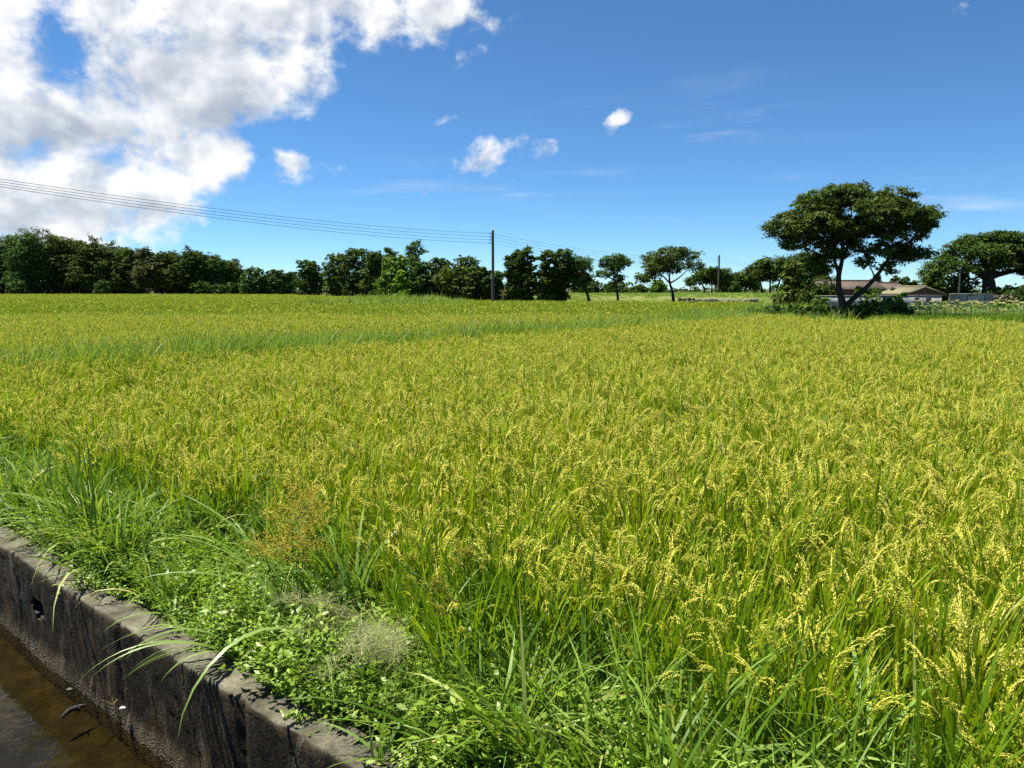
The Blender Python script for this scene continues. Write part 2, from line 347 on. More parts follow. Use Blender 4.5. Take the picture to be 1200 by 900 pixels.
# concrete wall of the ditch: one rough extrusion with a broken drain hole
def ditch_wall():
    us = np.concatenate([np.arange(-8, 1.0, 0.25), np.arange(1.0, 7.0, 0.03), np.arange(7.0, 40, 0.5)])
    prof = [(0.012, -0.66), (0.0, -0.50)] + [(0.0, z) for z in np.linspace(-0.47, -0.03, 16)] + [(0.002, -0.012), (0.012, -0.001)] + \
           [(x, 0.0) for x in np.linspace(0.03, WALL_T - 0.02, 6)] + [(WALL_T - 0.006, -0.004), (WALL_T, -0.02), (WALL_T, -0.3)]
    n = len(prof); P = np.zeros((len(us), n, 3)); r2 = np.random.default_rng(3)
    ph = r2.random(12) * 6.28
    for i, u in enumerate(us):
        wob = 0.006 * math.sin(u * 1.1 + ph[0]) + 0.003 * math.sin(u * 3.7 + ph[1]); top = 0.003 * math.sin(u * 1.7 + ph[2])
        joint = 1.0 if any(abs(u - q) < 0.016 for q in (2.55, 3.63, 4.98, 6.3)) else 0.0
        for j, (dv, z) in enumerate(prof):
            jit = r2.normal(0, 0.0022, 2)
            if 16 < j < 21: jit = jit * 1.3
            foot = 0.030 * min(1, max(0, (-0.42 - z) / 0.09)) * (0.8 + 0.2 * math.sin(u * 5 + ph[3]))
            P[i, j] = uv(u, WALL_V + dv + wob - foot + jit[0] + (0.014 * joint if j < 20 else 0), z + jit[1] + (top if z > -0.4 else 0))
    mb = MB(); idx = np.arange(len(us) * n).reshape(len(us), n)
    hole_c = at_d(45, 712, 1.0); d = ray(45, 712)
    t = WALL_V / (d[0] * N[0] + d[1] * N[1]); hu, _ = to_uv(d[0] * t, d[1] * t); hz = CAM_Z + d[2] * t
    fs, hs = [], []
    for i in range(len(us) - 1):
        for j in range(n - 1):
            um = (us[i] + us[i + 1]) / 2; zm = (prof[j][1] + prof[j + 1][1]) / 2
            inh = j < 18 and ((um - hu) / 0.105) ** 2 + ((zm - hz) / 0.06) ** 2 < 1
            (hs if inh else fs).append([idx[i, j], idx[i + 1, j], idx[i + 1, j + 1], idx[i, j + 1]])
    mb.add(P, fs)
    # hole: pushed-in back with side walls, in a dark material that paints its shade
    cells = set(map(tuple, hs)); edges = {}
    for q in hs:
        for a, b in zip(q, q[1:] + q[:1]):
            if (b, a) in edges: del edges[(b, a)]
            else: edges[(a, b)] = 1
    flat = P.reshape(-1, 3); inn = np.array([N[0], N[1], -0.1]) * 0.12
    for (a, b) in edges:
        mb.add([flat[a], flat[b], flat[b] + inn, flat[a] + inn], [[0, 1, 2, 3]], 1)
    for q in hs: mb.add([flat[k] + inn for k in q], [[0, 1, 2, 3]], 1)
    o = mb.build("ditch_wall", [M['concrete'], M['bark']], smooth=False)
    tag(o, "low stained concrete wall of the ditch with a broken drain hole", "wall")
ditch_wall()

# ------------------------------------------------------------------ scatter (geometry nodes) for plants nobody could count
def proto(name, mb, mats):
    return bpy.data.objects.new(name, mb.mesh(name, mats))      # not linked: only its geometry is used

def scatter(name, protos, pos, rot, scl, idx, tint, label, cat):
    pos = np.asarray(pos, float); n = len(pos)
    me = bpy.data.meshes.new(name); me.vertices.add(n); me.vertices.foreach_set("co", pos.ravel())
    for an, ty, arr, key in (("rot", 'FLOAT_VECTOR', rot, "vector"), ("scl", 'FLOAT_VECTOR', scl, "vector"),
                             ("idx", 'INT', idx, "value"), ("tint", 'FLOAT', tint, "value")):
        a = me.attributes.new(an, ty, 'POINT'); a.data.foreach_set(key, np.asarray(arr).ravel())
    o = bpy.data.objects.new(name, me); col.objects.link(o)
    ng = bpy.data.node_groups.new(name + "_nodes", 'GeometryNodeTree')
    ng.interface.new_socket("Geometry", in_out='INPUT', socket_type='NodeSocketGeometry')
    ng.interface.new_socket("Geometry", in_out='OUTPUT', socket_type='NodeSocketGeometry')
    nn, ll = ng.nodes, ng.links
    gi, go = nn.new("NodeGroupInput"), nn.new("NodeGroupOutput")
    iop = nn.new("GeometryNodeInstanceOnPoints"); iop.inputs['Pick Instance'].default_value = True
    jn = nn.new("GeometryNodeJoinGeometry")
    for p in reversed(protos):
        oi = nn.new("GeometryNodeObjectInfo"); oi.inputs['Object'].default_value = p
        g2 = nn.new("GeometryNodeGeometryToInstance"); ll.new(oi.outputs['Geometry'], g2.inputs[0]); ll.new(g2.outputs[0], jn.inputs[0])
    def na(an, ty):
        x = nn.new("GeometryNodeInputNamedAttribute"); x.data_type = ty; x.inputs['Name'].default_value = an; return x.outputs['Attribute']
    e2r = nn.new("FunctionNodeEulerToRotation"); ll.new(na("rot", 'FLOAT_VECTOR'), e2r.inputs[0])
    ll.new(gi.outputs[0], iop.inputs['Points']); ll.new(jn.outputs[0], iop.inputs['Instance'])
    ll.new(na("idx", 'INT'), iop.inputs['Instance Index']); ll.new(e2r.outputs[0], iop.inputs['Rotation'])
    ll.new(na("scl", 'FLOAT_VECTOR'), iop.inputs['Scale']); ll.new(iop.outputs[0], go.inputs[0])
    md = o.modifiers.new("scatter", 'NODES'); md.node_group = ng
    tag(o, label, cat, kind='stuff'); return o

def in_view(x, y, margin=0.12, pad=1.0):
    return (y > 0.2) & (np.abs(x) < (600 / F + margin) * y + pad)

def grid(x0, x1, y0, y1, step, jit=0.4):
    gx, gy = np.meshgrid(np.arange(x0, x1, step), np.arange(y0, y1, step))
    x = gx.ravel() + rng.uniform(-jit, jit, gx.size) * step; y = gy.ravel() + rng.uniform(-jit, jit, gx.size) * step
    return x, y

def vnoise(x, y, s, seed=0):
    r = np.random.default_rng(seed); out = 0
    for k in range(6):
        a = r.random() * 6.28; fq = s * (0.6 + 0.5 * k); out = out + np.sin((x * math.cos(a) + y * math.sin(a)) * fq + r.random() * 6.28) / (1 + 0.3 * k)
    return out / 3.2

def standard(x, y, smin=0.85, smax=1.15, tilt=0.1, protos=6, tintf=None):
    n = len(x)
    rot = np.stack([rng.normal(0, tilt, n), rng.normal(0, tilt, n), rng.random(n) * 6.283], -1)
    s = rng.uniform(smin, smax, n); scl = np.stack([s, s, s * rng.uniform(0.92, 1.08, n)], -1)
    tint = np.clip(0.5 + 0.22 * rng.normal(size=n) + (0 if tintf is None else tintf), 0, 1)
    return rot, scl, rng.integers(0, protos, n), tint

# --- rice hills
def rice_clump(ng=17, nb=4, nt=13, npn=10):
    mb = MB(); taz = rng.random(nt) * 6.283; lean = rng.uniform(0.02, 0.20, nt)
    b = np.stack([np.cos(taz) * 0.03, np.sin(taz) * 0.03, np.zeros(nt)], -1)
    sd = np.stack([np.sin(lean) * np.cos(taz), np.sin(lean) * np.sin(taz), np.cos(lean)], -1)
    blades(mb, b, taz, lean, 0.03, 0.56, 0.007, 3, rnd=0.35)
    for h0, h1, l0, l1, b0, b1 in ((0.05, 0.25, 0.30, 0.46, 0.3, 1.1), (0.2, 0.36, 0.30, 0.44, 0.1, 0.7), (0.3, 0.5, 0.24, 0.36, 0.0, 0.4), (0.40, 0.54, 0.20, 0.31, 0.0, 0.35)):
        h = rng.uniform(h0, h1, nt)
        blades(mb, b + sd * h[:, None], taz + rng.normal(0, 1.0, nt), np.abs(lean + rng.normal(0.12, 0.09, nt)), rng.uniform(b0, b1, nt),
               rng.uniform(l0, l1, nt), rng.uniform(0.009, 0.0145, nt), 5, rng.normal(0, 0.5, nt), rnd=rng.beta(2, 2.4, nt))
    for k in range(npn):
        h = rng.uniform(0.54, 0.66); p = b[k] + sd[k] * h; az = taz[k] + rng.normal(0, 0.6); L = rng.uniform(0.105, 0.165); bd = rng.uniform(0.5, 2.0)
        for j in range(nb):
            m2 = MB()
            P, d = blades(m2, p + rng.normal(0, 0.003, 3), az + rng.normal(0, 0.055), 0.12 + 0.03 * j, bd + rng.normal(0, 0.09), L * rng.uniform(0.7, 1.0), 0.0052, 10, rng.normal(0, 0.8), basew=0.2)
            mb.add(m2.v[0], m2.f[0], 1, rng.random())
            s = rng.uniform(0.22, 1.0, ng); i = np.minimum((s * 10).astype(int), 9); fr = s * 10 - i
            c = P[0][i] * (1 - fr)[:, None] + P[0][i + 1] * fr[:, None] + rng.normal(0, 0.0016, (ng, 3))
            a = d[0][i] + rng.normal(0, 0.22, (ng, 3)) + np.array([0, 0, -0.1])
            grains(mb, c, a, rng.uniform(0.010, 0.0135, ng), rng.uniform(0.0019, 0.0025, ng), 1)
    return mb
rice = [proto("rice_hill", rice_clump(npn=k), [M['rice_leaf'], M['rice_grain']]) for k in (12, 12, 11, 11, 12, 10, 3, 4)]

LEVEE_U = 11.9; CORNER_V = 28.6
def rice_field(name, x, y, z, protos, label, **k):
    rot, scl, idx, tint = standard(x, y, 0.82, 1.1, protos=6, **k)
    near = to_uv(x, y)[1] < 3.3; leafy = rng.random(len(x)) < np.where(near & (to_uv(x, y)[0] < 3.5), 0.35, 0.06); idx = np.where(leafy, rng.integers(6, 8, len(x)), idx)
    # gentle common lean from the wind
    rot[:, 0] += 0.13 * vnoise(x, y, 1.1, 21); rot[:, 1] += 0.08 + 0.13 * vnoise(x, y, 1.0, 22); pos = np.stack([x, y, np.full(len(x), z)], -1)
    scl[:, 2] *= 1 + 0.09 * vnoise(x, y, 1.3, 4); tint[:] = np.clip(tint + 0.16 * vnoise(x, y, 2.2, 31), 0, 1)
    return pos, rot, scl, idx, tint, label, name, protos

# near field
x, y = grid(-24, 24, 0.3, 42, 0.168)
u, v = to_uv(x, y)
edge = 2.17 + 0.10 * np.sin(u * 2.1) + 0.08 * np.sin(u * 5.3) - 0.16 * np.clip((1.6 - u), 0, 1)
keep = (u < LEVEE_U - 0.1) & (v > edge) & (v < CORNER_V) & in_view(x, y)
bare = np.zeros(len(x), bool)
for (bx, by, br) in ((740, 470, 0.55), (150, 438, 0.8), (215, 432, 0.5), (920, 545, 0.25), (560, 470, 0.35), (790, 430, 0.5)):
    c = at_z(bx, by, 0.5); bare |= ((x - c[0]) ** 2 + (y - c[1]) ** 2 < br ** 2) & (rng.random(len(x)) < 0.6)
keep &= ~bare; x, y = x[keep], y[keep]; u, v = to_uv(x, y)
greener = 0.08 - 0.24 * np.clip((3.4 - v) / 1.2, 0, 1) - 0.12 * np.clip((u - 8.5) / 3.0, 0, 1) + 0.12 * vnoise(x, y, 0.5, 9)
pos, rot, scl, idx, tint, lab, nm, pr = rice_field("rice_plants", x, y, GROUND, rice, "", tintf=greener)
scatter(nm, pr, pos, rot, scl, idx, tint, "ripening yellow green rice filling the nearest paddy behind the ditch wall", "rice")

# second field beyond the green levee
x, y = grid(-26, 26, 8, 32, 0.215)
u, v = to_uv(x, y); keep = (u > LEVEE_U + 0.75) & (y < 31.5) & in_view(x, y); x, y = x[keep], y[keep]
pos, rot, scl, idx, tint, lab, nm, pr = rice_field("rice_plants", x, y, GROUND, rice, "", tintf=0.05 + 0.1 * vnoise(x, y, 0.4, 5))
scatter(nm, pr, pos, rot, scl, idx, tint, "golden rice in the wedge shaped paddy beyond the green levee", "rice")

# far fields: square-metre patches of simpler plants
def rice_patch(nl, npn, leaf, size=1.1, h=0.72):
    mb = MB(); b = np.stack([rng.uniform(-size / 2, size / 2, nl), rng.uniform(-size / 2, size / 2, nl), rng.uniform(0.15, 0.42, nl)], -1)
    blades(mb, b, rng.random(nl) * 6.283, rng.uniform(0.02, 0.35, nl), rng.uniform(0, 0.7, nl), rng.uniform(0.24, 0.36, nl), rng.uniform(0.014, 0.022, nl), 3, rng.normal(0, 0.5, nl))
    if npn:
        b = np.stack([rng.uniform(-size / 2, size / 2, npn), rng.uniform(-size / 2, size / 2, npn), rng.uniform(0.48, 0.60, npn)], -1)
        blades(mb, b, rng.random(npn) * 6.283, 0.2, rng.uniform(1.3, 2.4, npn), 0.19, 0.030, 4, rng.normal(0, 0.6, npn), 1)
    return mb
patchA = [proto("rice_patch", rice_patch(170, 60, 'far'), [M['rice_far'], M['grain_far']]) for _ in range(4)]
patchB = [proto("rice_patch", rice_patch(210, 5, 'far'), [M['rice_far'], M['grain_far']]) for _ in range(4)]
patchG = [proto("rice_patch", rice_patch(230, 0, 'far'), [M['green_rice']]) for _ in range(3)]

def far_edge(px):
    """depth at which the paddies end, per photo column"""
    return np.interp(px, [-200, 330, 380, 460, 575, 640, 900, 960], [178, 176, 150, 100, 76, 73, 70, 40])
x, y = grid(-140, 60, 33, 180, 0.95)
px = 600 + F * x / y
keep = (y < far_edge(px)) & in_view(x, y, 0.05, 2); u, v = to_uv(x, y)
keep &= ~((v > 0) & (px > 875))
keep &= ~((np.abs(y - 93 - 0.02 * x) < 1.2) & (px < 450))
x, y = x[keep], y[keep]
rot, scl, idx, tint = standard(x, y, 0.9, 1.1, 0.03, 4, 0.14 * vnoise(x, y, 0.12, 8) + 0.12 * (y > 93) - 0.08)
scatter("rice_plants", patchB, np.stack([x, y, np.full(len(x), GROUND + 0.02)], -1), rot, scl, idx, tint,
        "fresh green rice in the broad far paddies reaching the dark trees", "rice")

# green paddy on the right behind the big tree
x, y = grid(6, 40, 23, 40, 0.8)
u, v = to_uv(x, y); keep = (v > CORNER_V + 1.6) & (y < 37.5) & (x > 0.44 * y + 1.0) & in_view(x, y, 0.1, 2); x, y = x[keep], y[keep]
rot, scl, idx, tint = standard(x, y, 0.9, 1.05, 0.03, 3, 0.1 * vnoise(x, y, 0.5, 3))
scatter("rice_plants", patchG, np.stack([x, y, np.full(len(x), GROUND)], -1), rot, scl, idx, tint,
        "smooth bright green young rice in front of the tasselled crop rows", "rice")

# --- grass tufts
def tuft(nb, l0, l1, w0, w1, spread, b0, b1, r=0.06):
    mb = MB(); a = rng.random(nb) * 6.283; rr = r * np.sqrt(rng.random(nb))
    blades(mb, np.stack([np.cos(a) * rr, np.sin(a) * rr, np.zeros(nb)], -1), rng.random(nb) * 6.283, np.abs(rng.normal(0.1, spread, nb)),
           rng.uniform(b0, b1, nb), rng.uniform(l0, l1, nb), rng.uniform(w0, w1, nb), 6, rng.normal(0, 0.5, nb))
    return mb
lt = [proto("levee_tuft", tuft(34, 0.45, 0.9, 0.010, 0.02, 0.22, 0.1, 1.2, 0.12), [M['levee_grass']]) for _ in range(4)]
bt = [proto("bank_tuft", tuft(13, 0.28, 0.72, 0.008, 0.021, 0.36, 0.3, 2.0, 0.06), [M['bank_grass']]) for _ in range(5)]

def along(p0, p1, w, n):
    t = rng.random(n); p0 = np.asarray(p0[:2], float); p1 = np.asarray(p1[:2], float); d = (p1 - p0) / np.linalg.norm(p1 - p0); q = np.array([-d[1], d[0]])
    P = p0 + (p1 - p0) * t[:, None] + q * rng.uniform(-w / 2, w / 2, n)[:, None]; return P[:, 0], P[:, 1]
xs, ys, ss = [], [], []
def strip(p0, p1, w, n, s):
    a, b = along(p0, p1, w, n); xs.append(a); ys.append(b); ss.append(np.full(n, s))
strip(uv(LEVEE_U + 0.35, 2.0), uv(LEVEE_U + 0.35, 9), 1.2, 600, 1.22)
strip(uv(LEVEE_U + 0.35, 8.0), uv(LEVEE_U + 0.35, 27.5), 0.85, 1150, 1.2)
strip(uv(LEVEE_U + 0.5, 24.5), uv(LEVEE_U + 3.5, 33.5), 3.2, 700, 1.1)
strip(uv(LEVEE_U + 1.5, CORNER_V + 0.7), uv(-16, CORNER_V + 0.7), 1.2, 1100, 0.68)
strip((-26, 32), (14, 32.4), 1.6, 1100, 1.05)
x, y, s = map(np.concatenate, (xs, ys, ss)); keep = in_view(x, y, 0.15, 1.5); x, y, s = x[keep], y[keep], s[keep]
rot, scl, idx, tint = standard(x, y, 0.7, 1.2, 0.12, 4, 0.15 * vnoise(x, y, 0.8, 2)); scl *= s[:, None]
scatter("levee_grass", lt, np.stack([x, y, np.full(len(x), GROUND)], -1), rot, scl, idx, tint,
        "blue green wild grass growing along the levees between the paddies", "grass")

# --- weeds on the bank behind the wall
def sprig(nst, hl, leafL):
    mb = MB(); a = rng.random(nst) * 6.283
    b = np.stack([np.cos(a), np.sin(a), np.zeros(nst)], -1) * rng.uniform(0, 0.05, nst)[:, None]
    P, d = blades(mb, b, a, rng.uniform(0.1, 0.7, nst), rng.uniform(-0.3, 0.8, nst), rng.uniform(hl * 0.6, hl, nst), 0.003, 8, rnd=0.4)
    for k in range(nst):
        m = 16; s = np.repeat(np.linspace(0.15, 1.0, m // 2), 2); i = np.minimum((s * 8).astype(int), 8)
        c0 = P[k][i]; an = np.tile([0, math.pi], m // 2) + np.repeat(np.arange(m // 2) * 1.57, 2) + rng.normal(0, 0.3, m)
        dr = np.stack([np.cos(an), np.sin(an), rng.normal(0.25, 0.25, m)], -1); L = leafL * rng.uniform(0.6, 1.15, m) * (1.1 - 0.45 * s)
        nn = np.array([0, 0, 1.0]) + rng.normal(0, 0.25, (m, 3))
        side = unit(np.cross(dr, nn)); dr = unit(dr)
        W = L * 0.5; up = unit(np.cross(side, dr))
        # ovate leaf: two folded halves
        V = np.stack([c0, c0 + dr * (L * 0.4)[:, None] + side * (W / 2)[:, None] + up * (L * 0.06)[:, None], c0 + dr * L[:, None] - up * (L * 0.1)[:, None],
                      c0 + dr * (L * 0.4)[:, None] - side * (W / 2)[:, None] + up * (L * 0.06)[:, None], c0 + dr * (L * 0.5)[:, None]], 1)
        f = np.array([[0, 1, 4], [1, 2, 4], [2, 3, 4], [3, 0, 4]])
        mb.add(V, (f[None] + (np.arange(m) * 5)[:, None, None]).reshape(-1, 3), 0, np.repeat(np.clip(rng.normal(0.5, 0.22, m) + 0.25 * (s - 0.5), 0, 1), 5))
    return mb
sp_ = [proto("herb", sprig(7, 0.22, 0.042), [M['weed_leaf']]) for _ in range(4)] + [proto("herb", sprig(5, 0.30, 0.06), [M['weed_leaf']]) for _ in range(2)]

def bank_points(n, v0, v1, u0=-3.5, u1=11.5):
    u = rng.uniform(u0, u1, n); v = v0 + (v1 - v0) * rng.random(n)
    p = u[:, None] * E + v[:, None] * N; k = in_view(p[:, 0], p[:, 1], 0.12, 0.4); return p[k, 0], p[k, 1], u[k], v[k]
def bank_z(v): return np.interp(v, [VB - 0.07, VB - 0.01, VB + 0.12, 2.2, 2.6], [0.0, -0.05, -0.03, -0.10, GROUND])
x, y, u, v = bank_points(2800, VB - 0.07, 2.45)
edgew = VB - 0.01 - 0.06 * np.clip((3.0 - u) / 1.0, 0, 1) + 0.05 * np.sin(u * 2.3) ** 2 + 0.04 * np.sin(u * 7.1); k = v > edgew; x, y, u, v = x[k], y[k], u[k], v[k]
rot, scl, idx, tint = standard(x, y, 0.65, 1.2, 0.25, 6, 0.15 * vnoise(x, y, 2.0, 1) + 0.05)
scl *= np.where(u > 5.0, 0.75, 1.0)[:, None]
scatter("ground_cover", sp_, np.stack([x, y, bank_z(v)], -1), rot, scl, idx, tint, "low leafy weeds crowding the bank behind the ditch wall", "weeds")
x, y, u, v = bank_points(3200, VB + 0.02, 2.5)
k = rng.random(len(x)) < 0.35 + 0.45 * (vnoise(x, y, 1.3, 6) > -0.1) ; x, y, u, v = x[k], y[k], u[k], v[k]
rot, scl, idx, tint = standard(x, y, 0.55, 1.15, 0.15, 5, 0.12 * vnoise(x, y, 1.5, 1)); scl *= np.where((u > 1.8) & (u < 4.2) & (v < 2.1), 0.62, 1.0)[:, None]
scatter("bank_grass", bt, np.stack([x, y, bank_z(v)], -1), rot, scl, idx, tint, "thin green grass blades among the weeds of the ditch bank", "grass")
# bank soil
mb = MB(); us = np.linspace(-8, 40, 97)
vs = np.array([VB - 0.004, VB + 0.12, 2.2, 2.7]); zs = [-0.075, -0.05, -0.12, GROUND + 0.004]
Pn = np.array([[uv(a, b, z + rng.normal(0, 0.01)) for b, z in zip(vs, zs)] for a in us]); idxg = np.arange(len(us) * 4).reshape(-1, 4)
mb.add(Pn, [[idxg[i, j], idxg[i, j + 1], idxg[i + 1, j + 1], idxg[i + 1, j]] for i in range(len(us) - 1) for j in range(3)])
tag(mb.build("earth_bank", M['soil']), "strip of earth between the ditch wall and the rice", kind='structure')

# ------------------------------------------------------------------ single plants on the bank
def plant_root(px, py, z): p = at_z(px, py, z); return p
def grass_thing(label, root, specs, mat='pale_blade', name="grass_tuft", group="tall grass tufts along the ditch bank"):
    """specs: az deg, start lean, bend, length, width"""
    o = empty(name, root, label, "grass tuft", group)
    mb = MB(); st = MB()
    S = np.array([s[:5] for s in specs], float); n = len(S); S[:, 3] *= 1.22; S[:, 4] *= 1.45
    base = rng.normal(0, 0.012, (n, 3)) * [1, 1, 0]
    blades(mb, base, np.radians(S[:, 0]), S[:, 1], S[:, 2], S[:, 3], S[:, 4], 12, rng.normal(0, 0.35, n), rnd=rng.uniform(0.2, 1, n), basew=0.6)
    mb.build("blades", M[mat], o)
    blades(st, base, np.radians(S[:, 0]), S[:, 1] * 0.6, 0.05, S[:, 3] * 0.25, 0.008, 3, rnd=0.3)
    st.build("stems", M['bank_grass'], o)
    return o
def rnd_specs(n, az, daz, lean, bend, l0, l1, w0, w1):
    return [(az + rng.normal(0, daz), abs(rng.normal(lean, 0.12)), rng.uniform(*bend), rng.uniform(l0, l1), rng.uniform(w0, w1)) for _ in range(n)]
B0 = -0.05
# azimuths: 0 = right, 90 = away from the camera, 180 = left, 270 = towards the camera
grass_thing("tuft of broad pale upright blades behind the wispy grass", at_z(415, 745, B0), rnd_specs(14, 230, 110, 0.15, (0.3, 1.6), 0.40, 0.62, 0.012, 0.020))
grass_thing("single thin blade arching out over the bare wall top", at_z(222, 735, -0.02), [(212, 0.75, 1.55, 0.34, 0.011), (150, 0.3, 0.8, 0.2, 0.006)])
grass_thing("tuft of long blades bending over the wall edge into the ditch", at_z(285, 775, -0.03), rnd_specs(13, 225, 18, 0.75, (0.9, 1.9), 0.30, 0.55, 0.006, 0.012))
grass_thing("one long broad blade hanging far down across the wall face", at_z(385, 800, -0.02), [(238, 0.25, 2.75, 0.80, 0.016), (290, 0.3, 2.4, 0.42, 0.013), (330, 0.35, 2.2, 0.4, 0.012), (200, 0.2, 1.4, 0.35, 0.010)])
grass_thing("short stiff blades standing on the wall top beside bare concrete", at_z(442, 893, 0.0), [(300, 0.25, 0.2, 0.20, 0.011), (260, 0.15, 0.1, 0.22, 0.012), (40, 0.5, 0.9, 0.24, 0.008), (170, 0.8, 0.8, 0.22, 0.008)])
grass_thing("tall dark green tuft with upright leaves left of the herbs", at_z(112, 655, B0), rnd_specs(14, 100, 120, 0.12, (0.2, 1.3), 0.45, 0.75, 0.012, 0.02), 'bank_grass')
grass_thing("tuft of thin blades sweeping left below the brown sedge head", at_z(372, 752, B0), rnd_specs(12, 185, 25, 0.45, (0.9, 1.5), 0.5, 0.8, 0.007, 0.012))
grass_thing("fan of pale arching blades between the wispy grass and the rice", at_z(580, 800, B0), rnd_specs(16, 200, 120, 0.3, (0.7, 1.7), 0.35, 0.60, 0.007, 0.013))
grass_thing("star of bluish blades low in the weeds at the picture's foot", at_z(665, 880, 0.0), rnd_specs(13, 150, 130, 0.6, (0.6, 1.4), 0.25, 0.42, 0.008, 0.014))
grass_thing("broad leafed tuft at the lower edge in front of the rice", at_z(1010, 960, 0.05), rnd_specs(9, 120, 90, 0.35, (0.5, 1.5), 0.4, 0.6, 0.012, 0.018))
grass_thing("tall thin tuft arching at the rice edge in the bottom centre", at_z(800, 925, 0.0), rnd_specs(14, 120, 110, 0.3, (0.5, 1.6), 0.4, 0.65, 0.008, 0.014))
grass_thing("small whitish tuft overhanging the far end of the visible wall", at_z(48, 640, -0.02), rnd_specs(10, 230, 60, 0.4, (0.5, 1.8), 0.12, 0.3, 0.004, 0.009))
grass_thing("loose tuft with bent pale tips among herbs near the wall", at_z(185, 655, B0), rnd_specs(12, 200, 100, 0.3, (0.4, 1.5), 0.25, 0.5, 0.008, 0.014))

def sedge(label, px, py, zt, base_v, nst, size, mat):
    top = at_z(px, py, zt); o_loc = np.array([top[0], top[1], -0.08])
    o = empty("sedge", o_loc, label, "sedge", "flowering sedges on the ditch bank")
    H = zt + 0.08
    for k in range(nst):
        st, lf, hd = MB(), MB(), MB()
        a = rng.random() * 6.283; off = np.array([math.cos(a), math.sin(a), 0]) * size * (0.22 if k else 0.0) * rng.uniform(0.6, 1.8); h = H * (1 if k == 0 else rng.uniform(0.70, 1.05))
        tp = np.array([off[0], off[1], h]); tube(st, curve([off * 0.1, off * 0.5 + [0, 0, h * 0.5], tp], 8), 0.0022, 5)
        na = 5; blades(lf, np.repeat(tp[None], na, 0), rng.random(na) * 6.283, rng.uniform(0.8, 1.4, na), rng.uniform(0.2, 1.0, na), rng.uniform(0.12, 0.3, na), 0.007, 7, rnd=rng.random(na))
        nr = 13
        P, d = blades(hd, np.repeat(tp[None], nr, 0), rng.random(nr) * 6.283, rng.uniform(0.05, 1.25, nr), rng.uniform(0, 0.4, nr), size * rng.uniform(0.2, 0.48, nr), 0.0022, 4, rnd=0.5)
        for r in range(nr):
            for q in range(4):
                c = P[r][-1] - d[r][-1] * q * size * 0.05; ns = 6
                az = rng.random(ns) * 6.283; th = np.arccos(rng.uniform(-0.5, 1, ns)); L = size * rng.uniform(0.05, 0.10, ns)
                dr = np.stack([np.sin(th) * np.cos(az), np.sin(th) * np.sin(az), np.cos(th)], -1)
                grains(hd, c + dr * (L / 2)[:, None] + rng.normal(0, size * 0.02, (ns, 3)), dr, L, 0.0016, 0)
        st.build("stem", M['bank_grass'], o); lf.build("leaf_bracts", M['bank_grass'], o); hd.build("seed_head", M[mat], o)
sedge("tall sedge with a large orange brown seed head", 342, 614, 0.50, 0, 7, 0.35, 'sedge_head')
sedge("shorter sedge with dull yellow seed head above the wispy grass", 515, 695, 0.38, 0, 3, 0.17, 'sedge_yellow')
sedge("small olive sedge head poking out of the rice edge", 548, 655, 0.44, 0, 2, 0.13, 'sedge_yellow')

def wispy(label, px, py, zt):
    top = at_z(px, py, zt); o = empty("wispy_grass", (top[0], top[1] + 0.05, -0.06), label, "grass", None)
    st, hd = MB(), MB()
    for k in range(7):
        base = np.array([rng.normal(0, 0.02), rng.normal(0, 0.02), 0]); az = math.radians(255 + rng.normal(0, 45))
        P, d = blades(st, base[None], az, 0.05, rng.uniform(1.6, 2.6), rng.uniform(0.55, 0.75), 0.004, 14, rnd=0.4); P = P[0]; d = d[0]
        for i in range(5, 14):
            nb = 9; az2 = rng.random(nb) * 6.283
            Q, e = blades(hd, np.repeat(P[i][None], nb, 0), az2, rng.uniform(0.5, 1.5, nb), rng.uniform(0.4, 1.5, nb), rng.uniform(0.05, 0.15, nb), 0.0013, 6, rnd=rng.random(nb))
            for q in range(nb):
                m = 10; s = rng.integers(1, 6, m)
                grains(hd, Q[q][s] + rng.normal(0, 0.007, (m, 3)), e[q][np.minimum(s, 5)] + rng.normal(0, 0.4, (m, 3)), 0.0075, 0.0011)
    st.build("stem", M['wisp'], o); hd.build("seed_head", M['wisp'], o)
wispy("drooping wispy grass with pale hair fine seed heads", 458, 715, 0.34)

# tall dark-stalked weed at the left
def stalk_weed(label, px, py, h):
    r = at_z(px, py, B0); o = empty("stalk_weed", r, label, "weed"); st, lf = MB(), MB()
    tube(st, curve([(0, 0, 0), (0.01, 0, h * 0.5), (-0.02, 0.01, h)], 8), np.linspace(0.005, 0.002, 9), 5)
    n = 26; z = rng.uniform(0.15, 1, n) * h; az = rng.random(n) * 6.283
    dr = np.stack([np.cos(az), np.sin(az), rng.uniform(0.2, 0.9, n)], -1); c = np.stack([0 * z, 0 * z, z], -1) + unit(dr) * 0.025
    leafquads(lf, c, dr, np.array([0, 0, 1.0]) + rng.normal(0, 0.2, (n, 3)), 0.055, 0.016)
    st.build("stalk", M['bark'], o); lf.build("leaves", M['weed_leaf'], o)
stalk_weed("thin dark stalked weed rising above the rice edge", 108, 645, 0.62)
stalk_weed("second shorter dark stalked weed beside the upright grass tuft", 130, 655, 0.40)

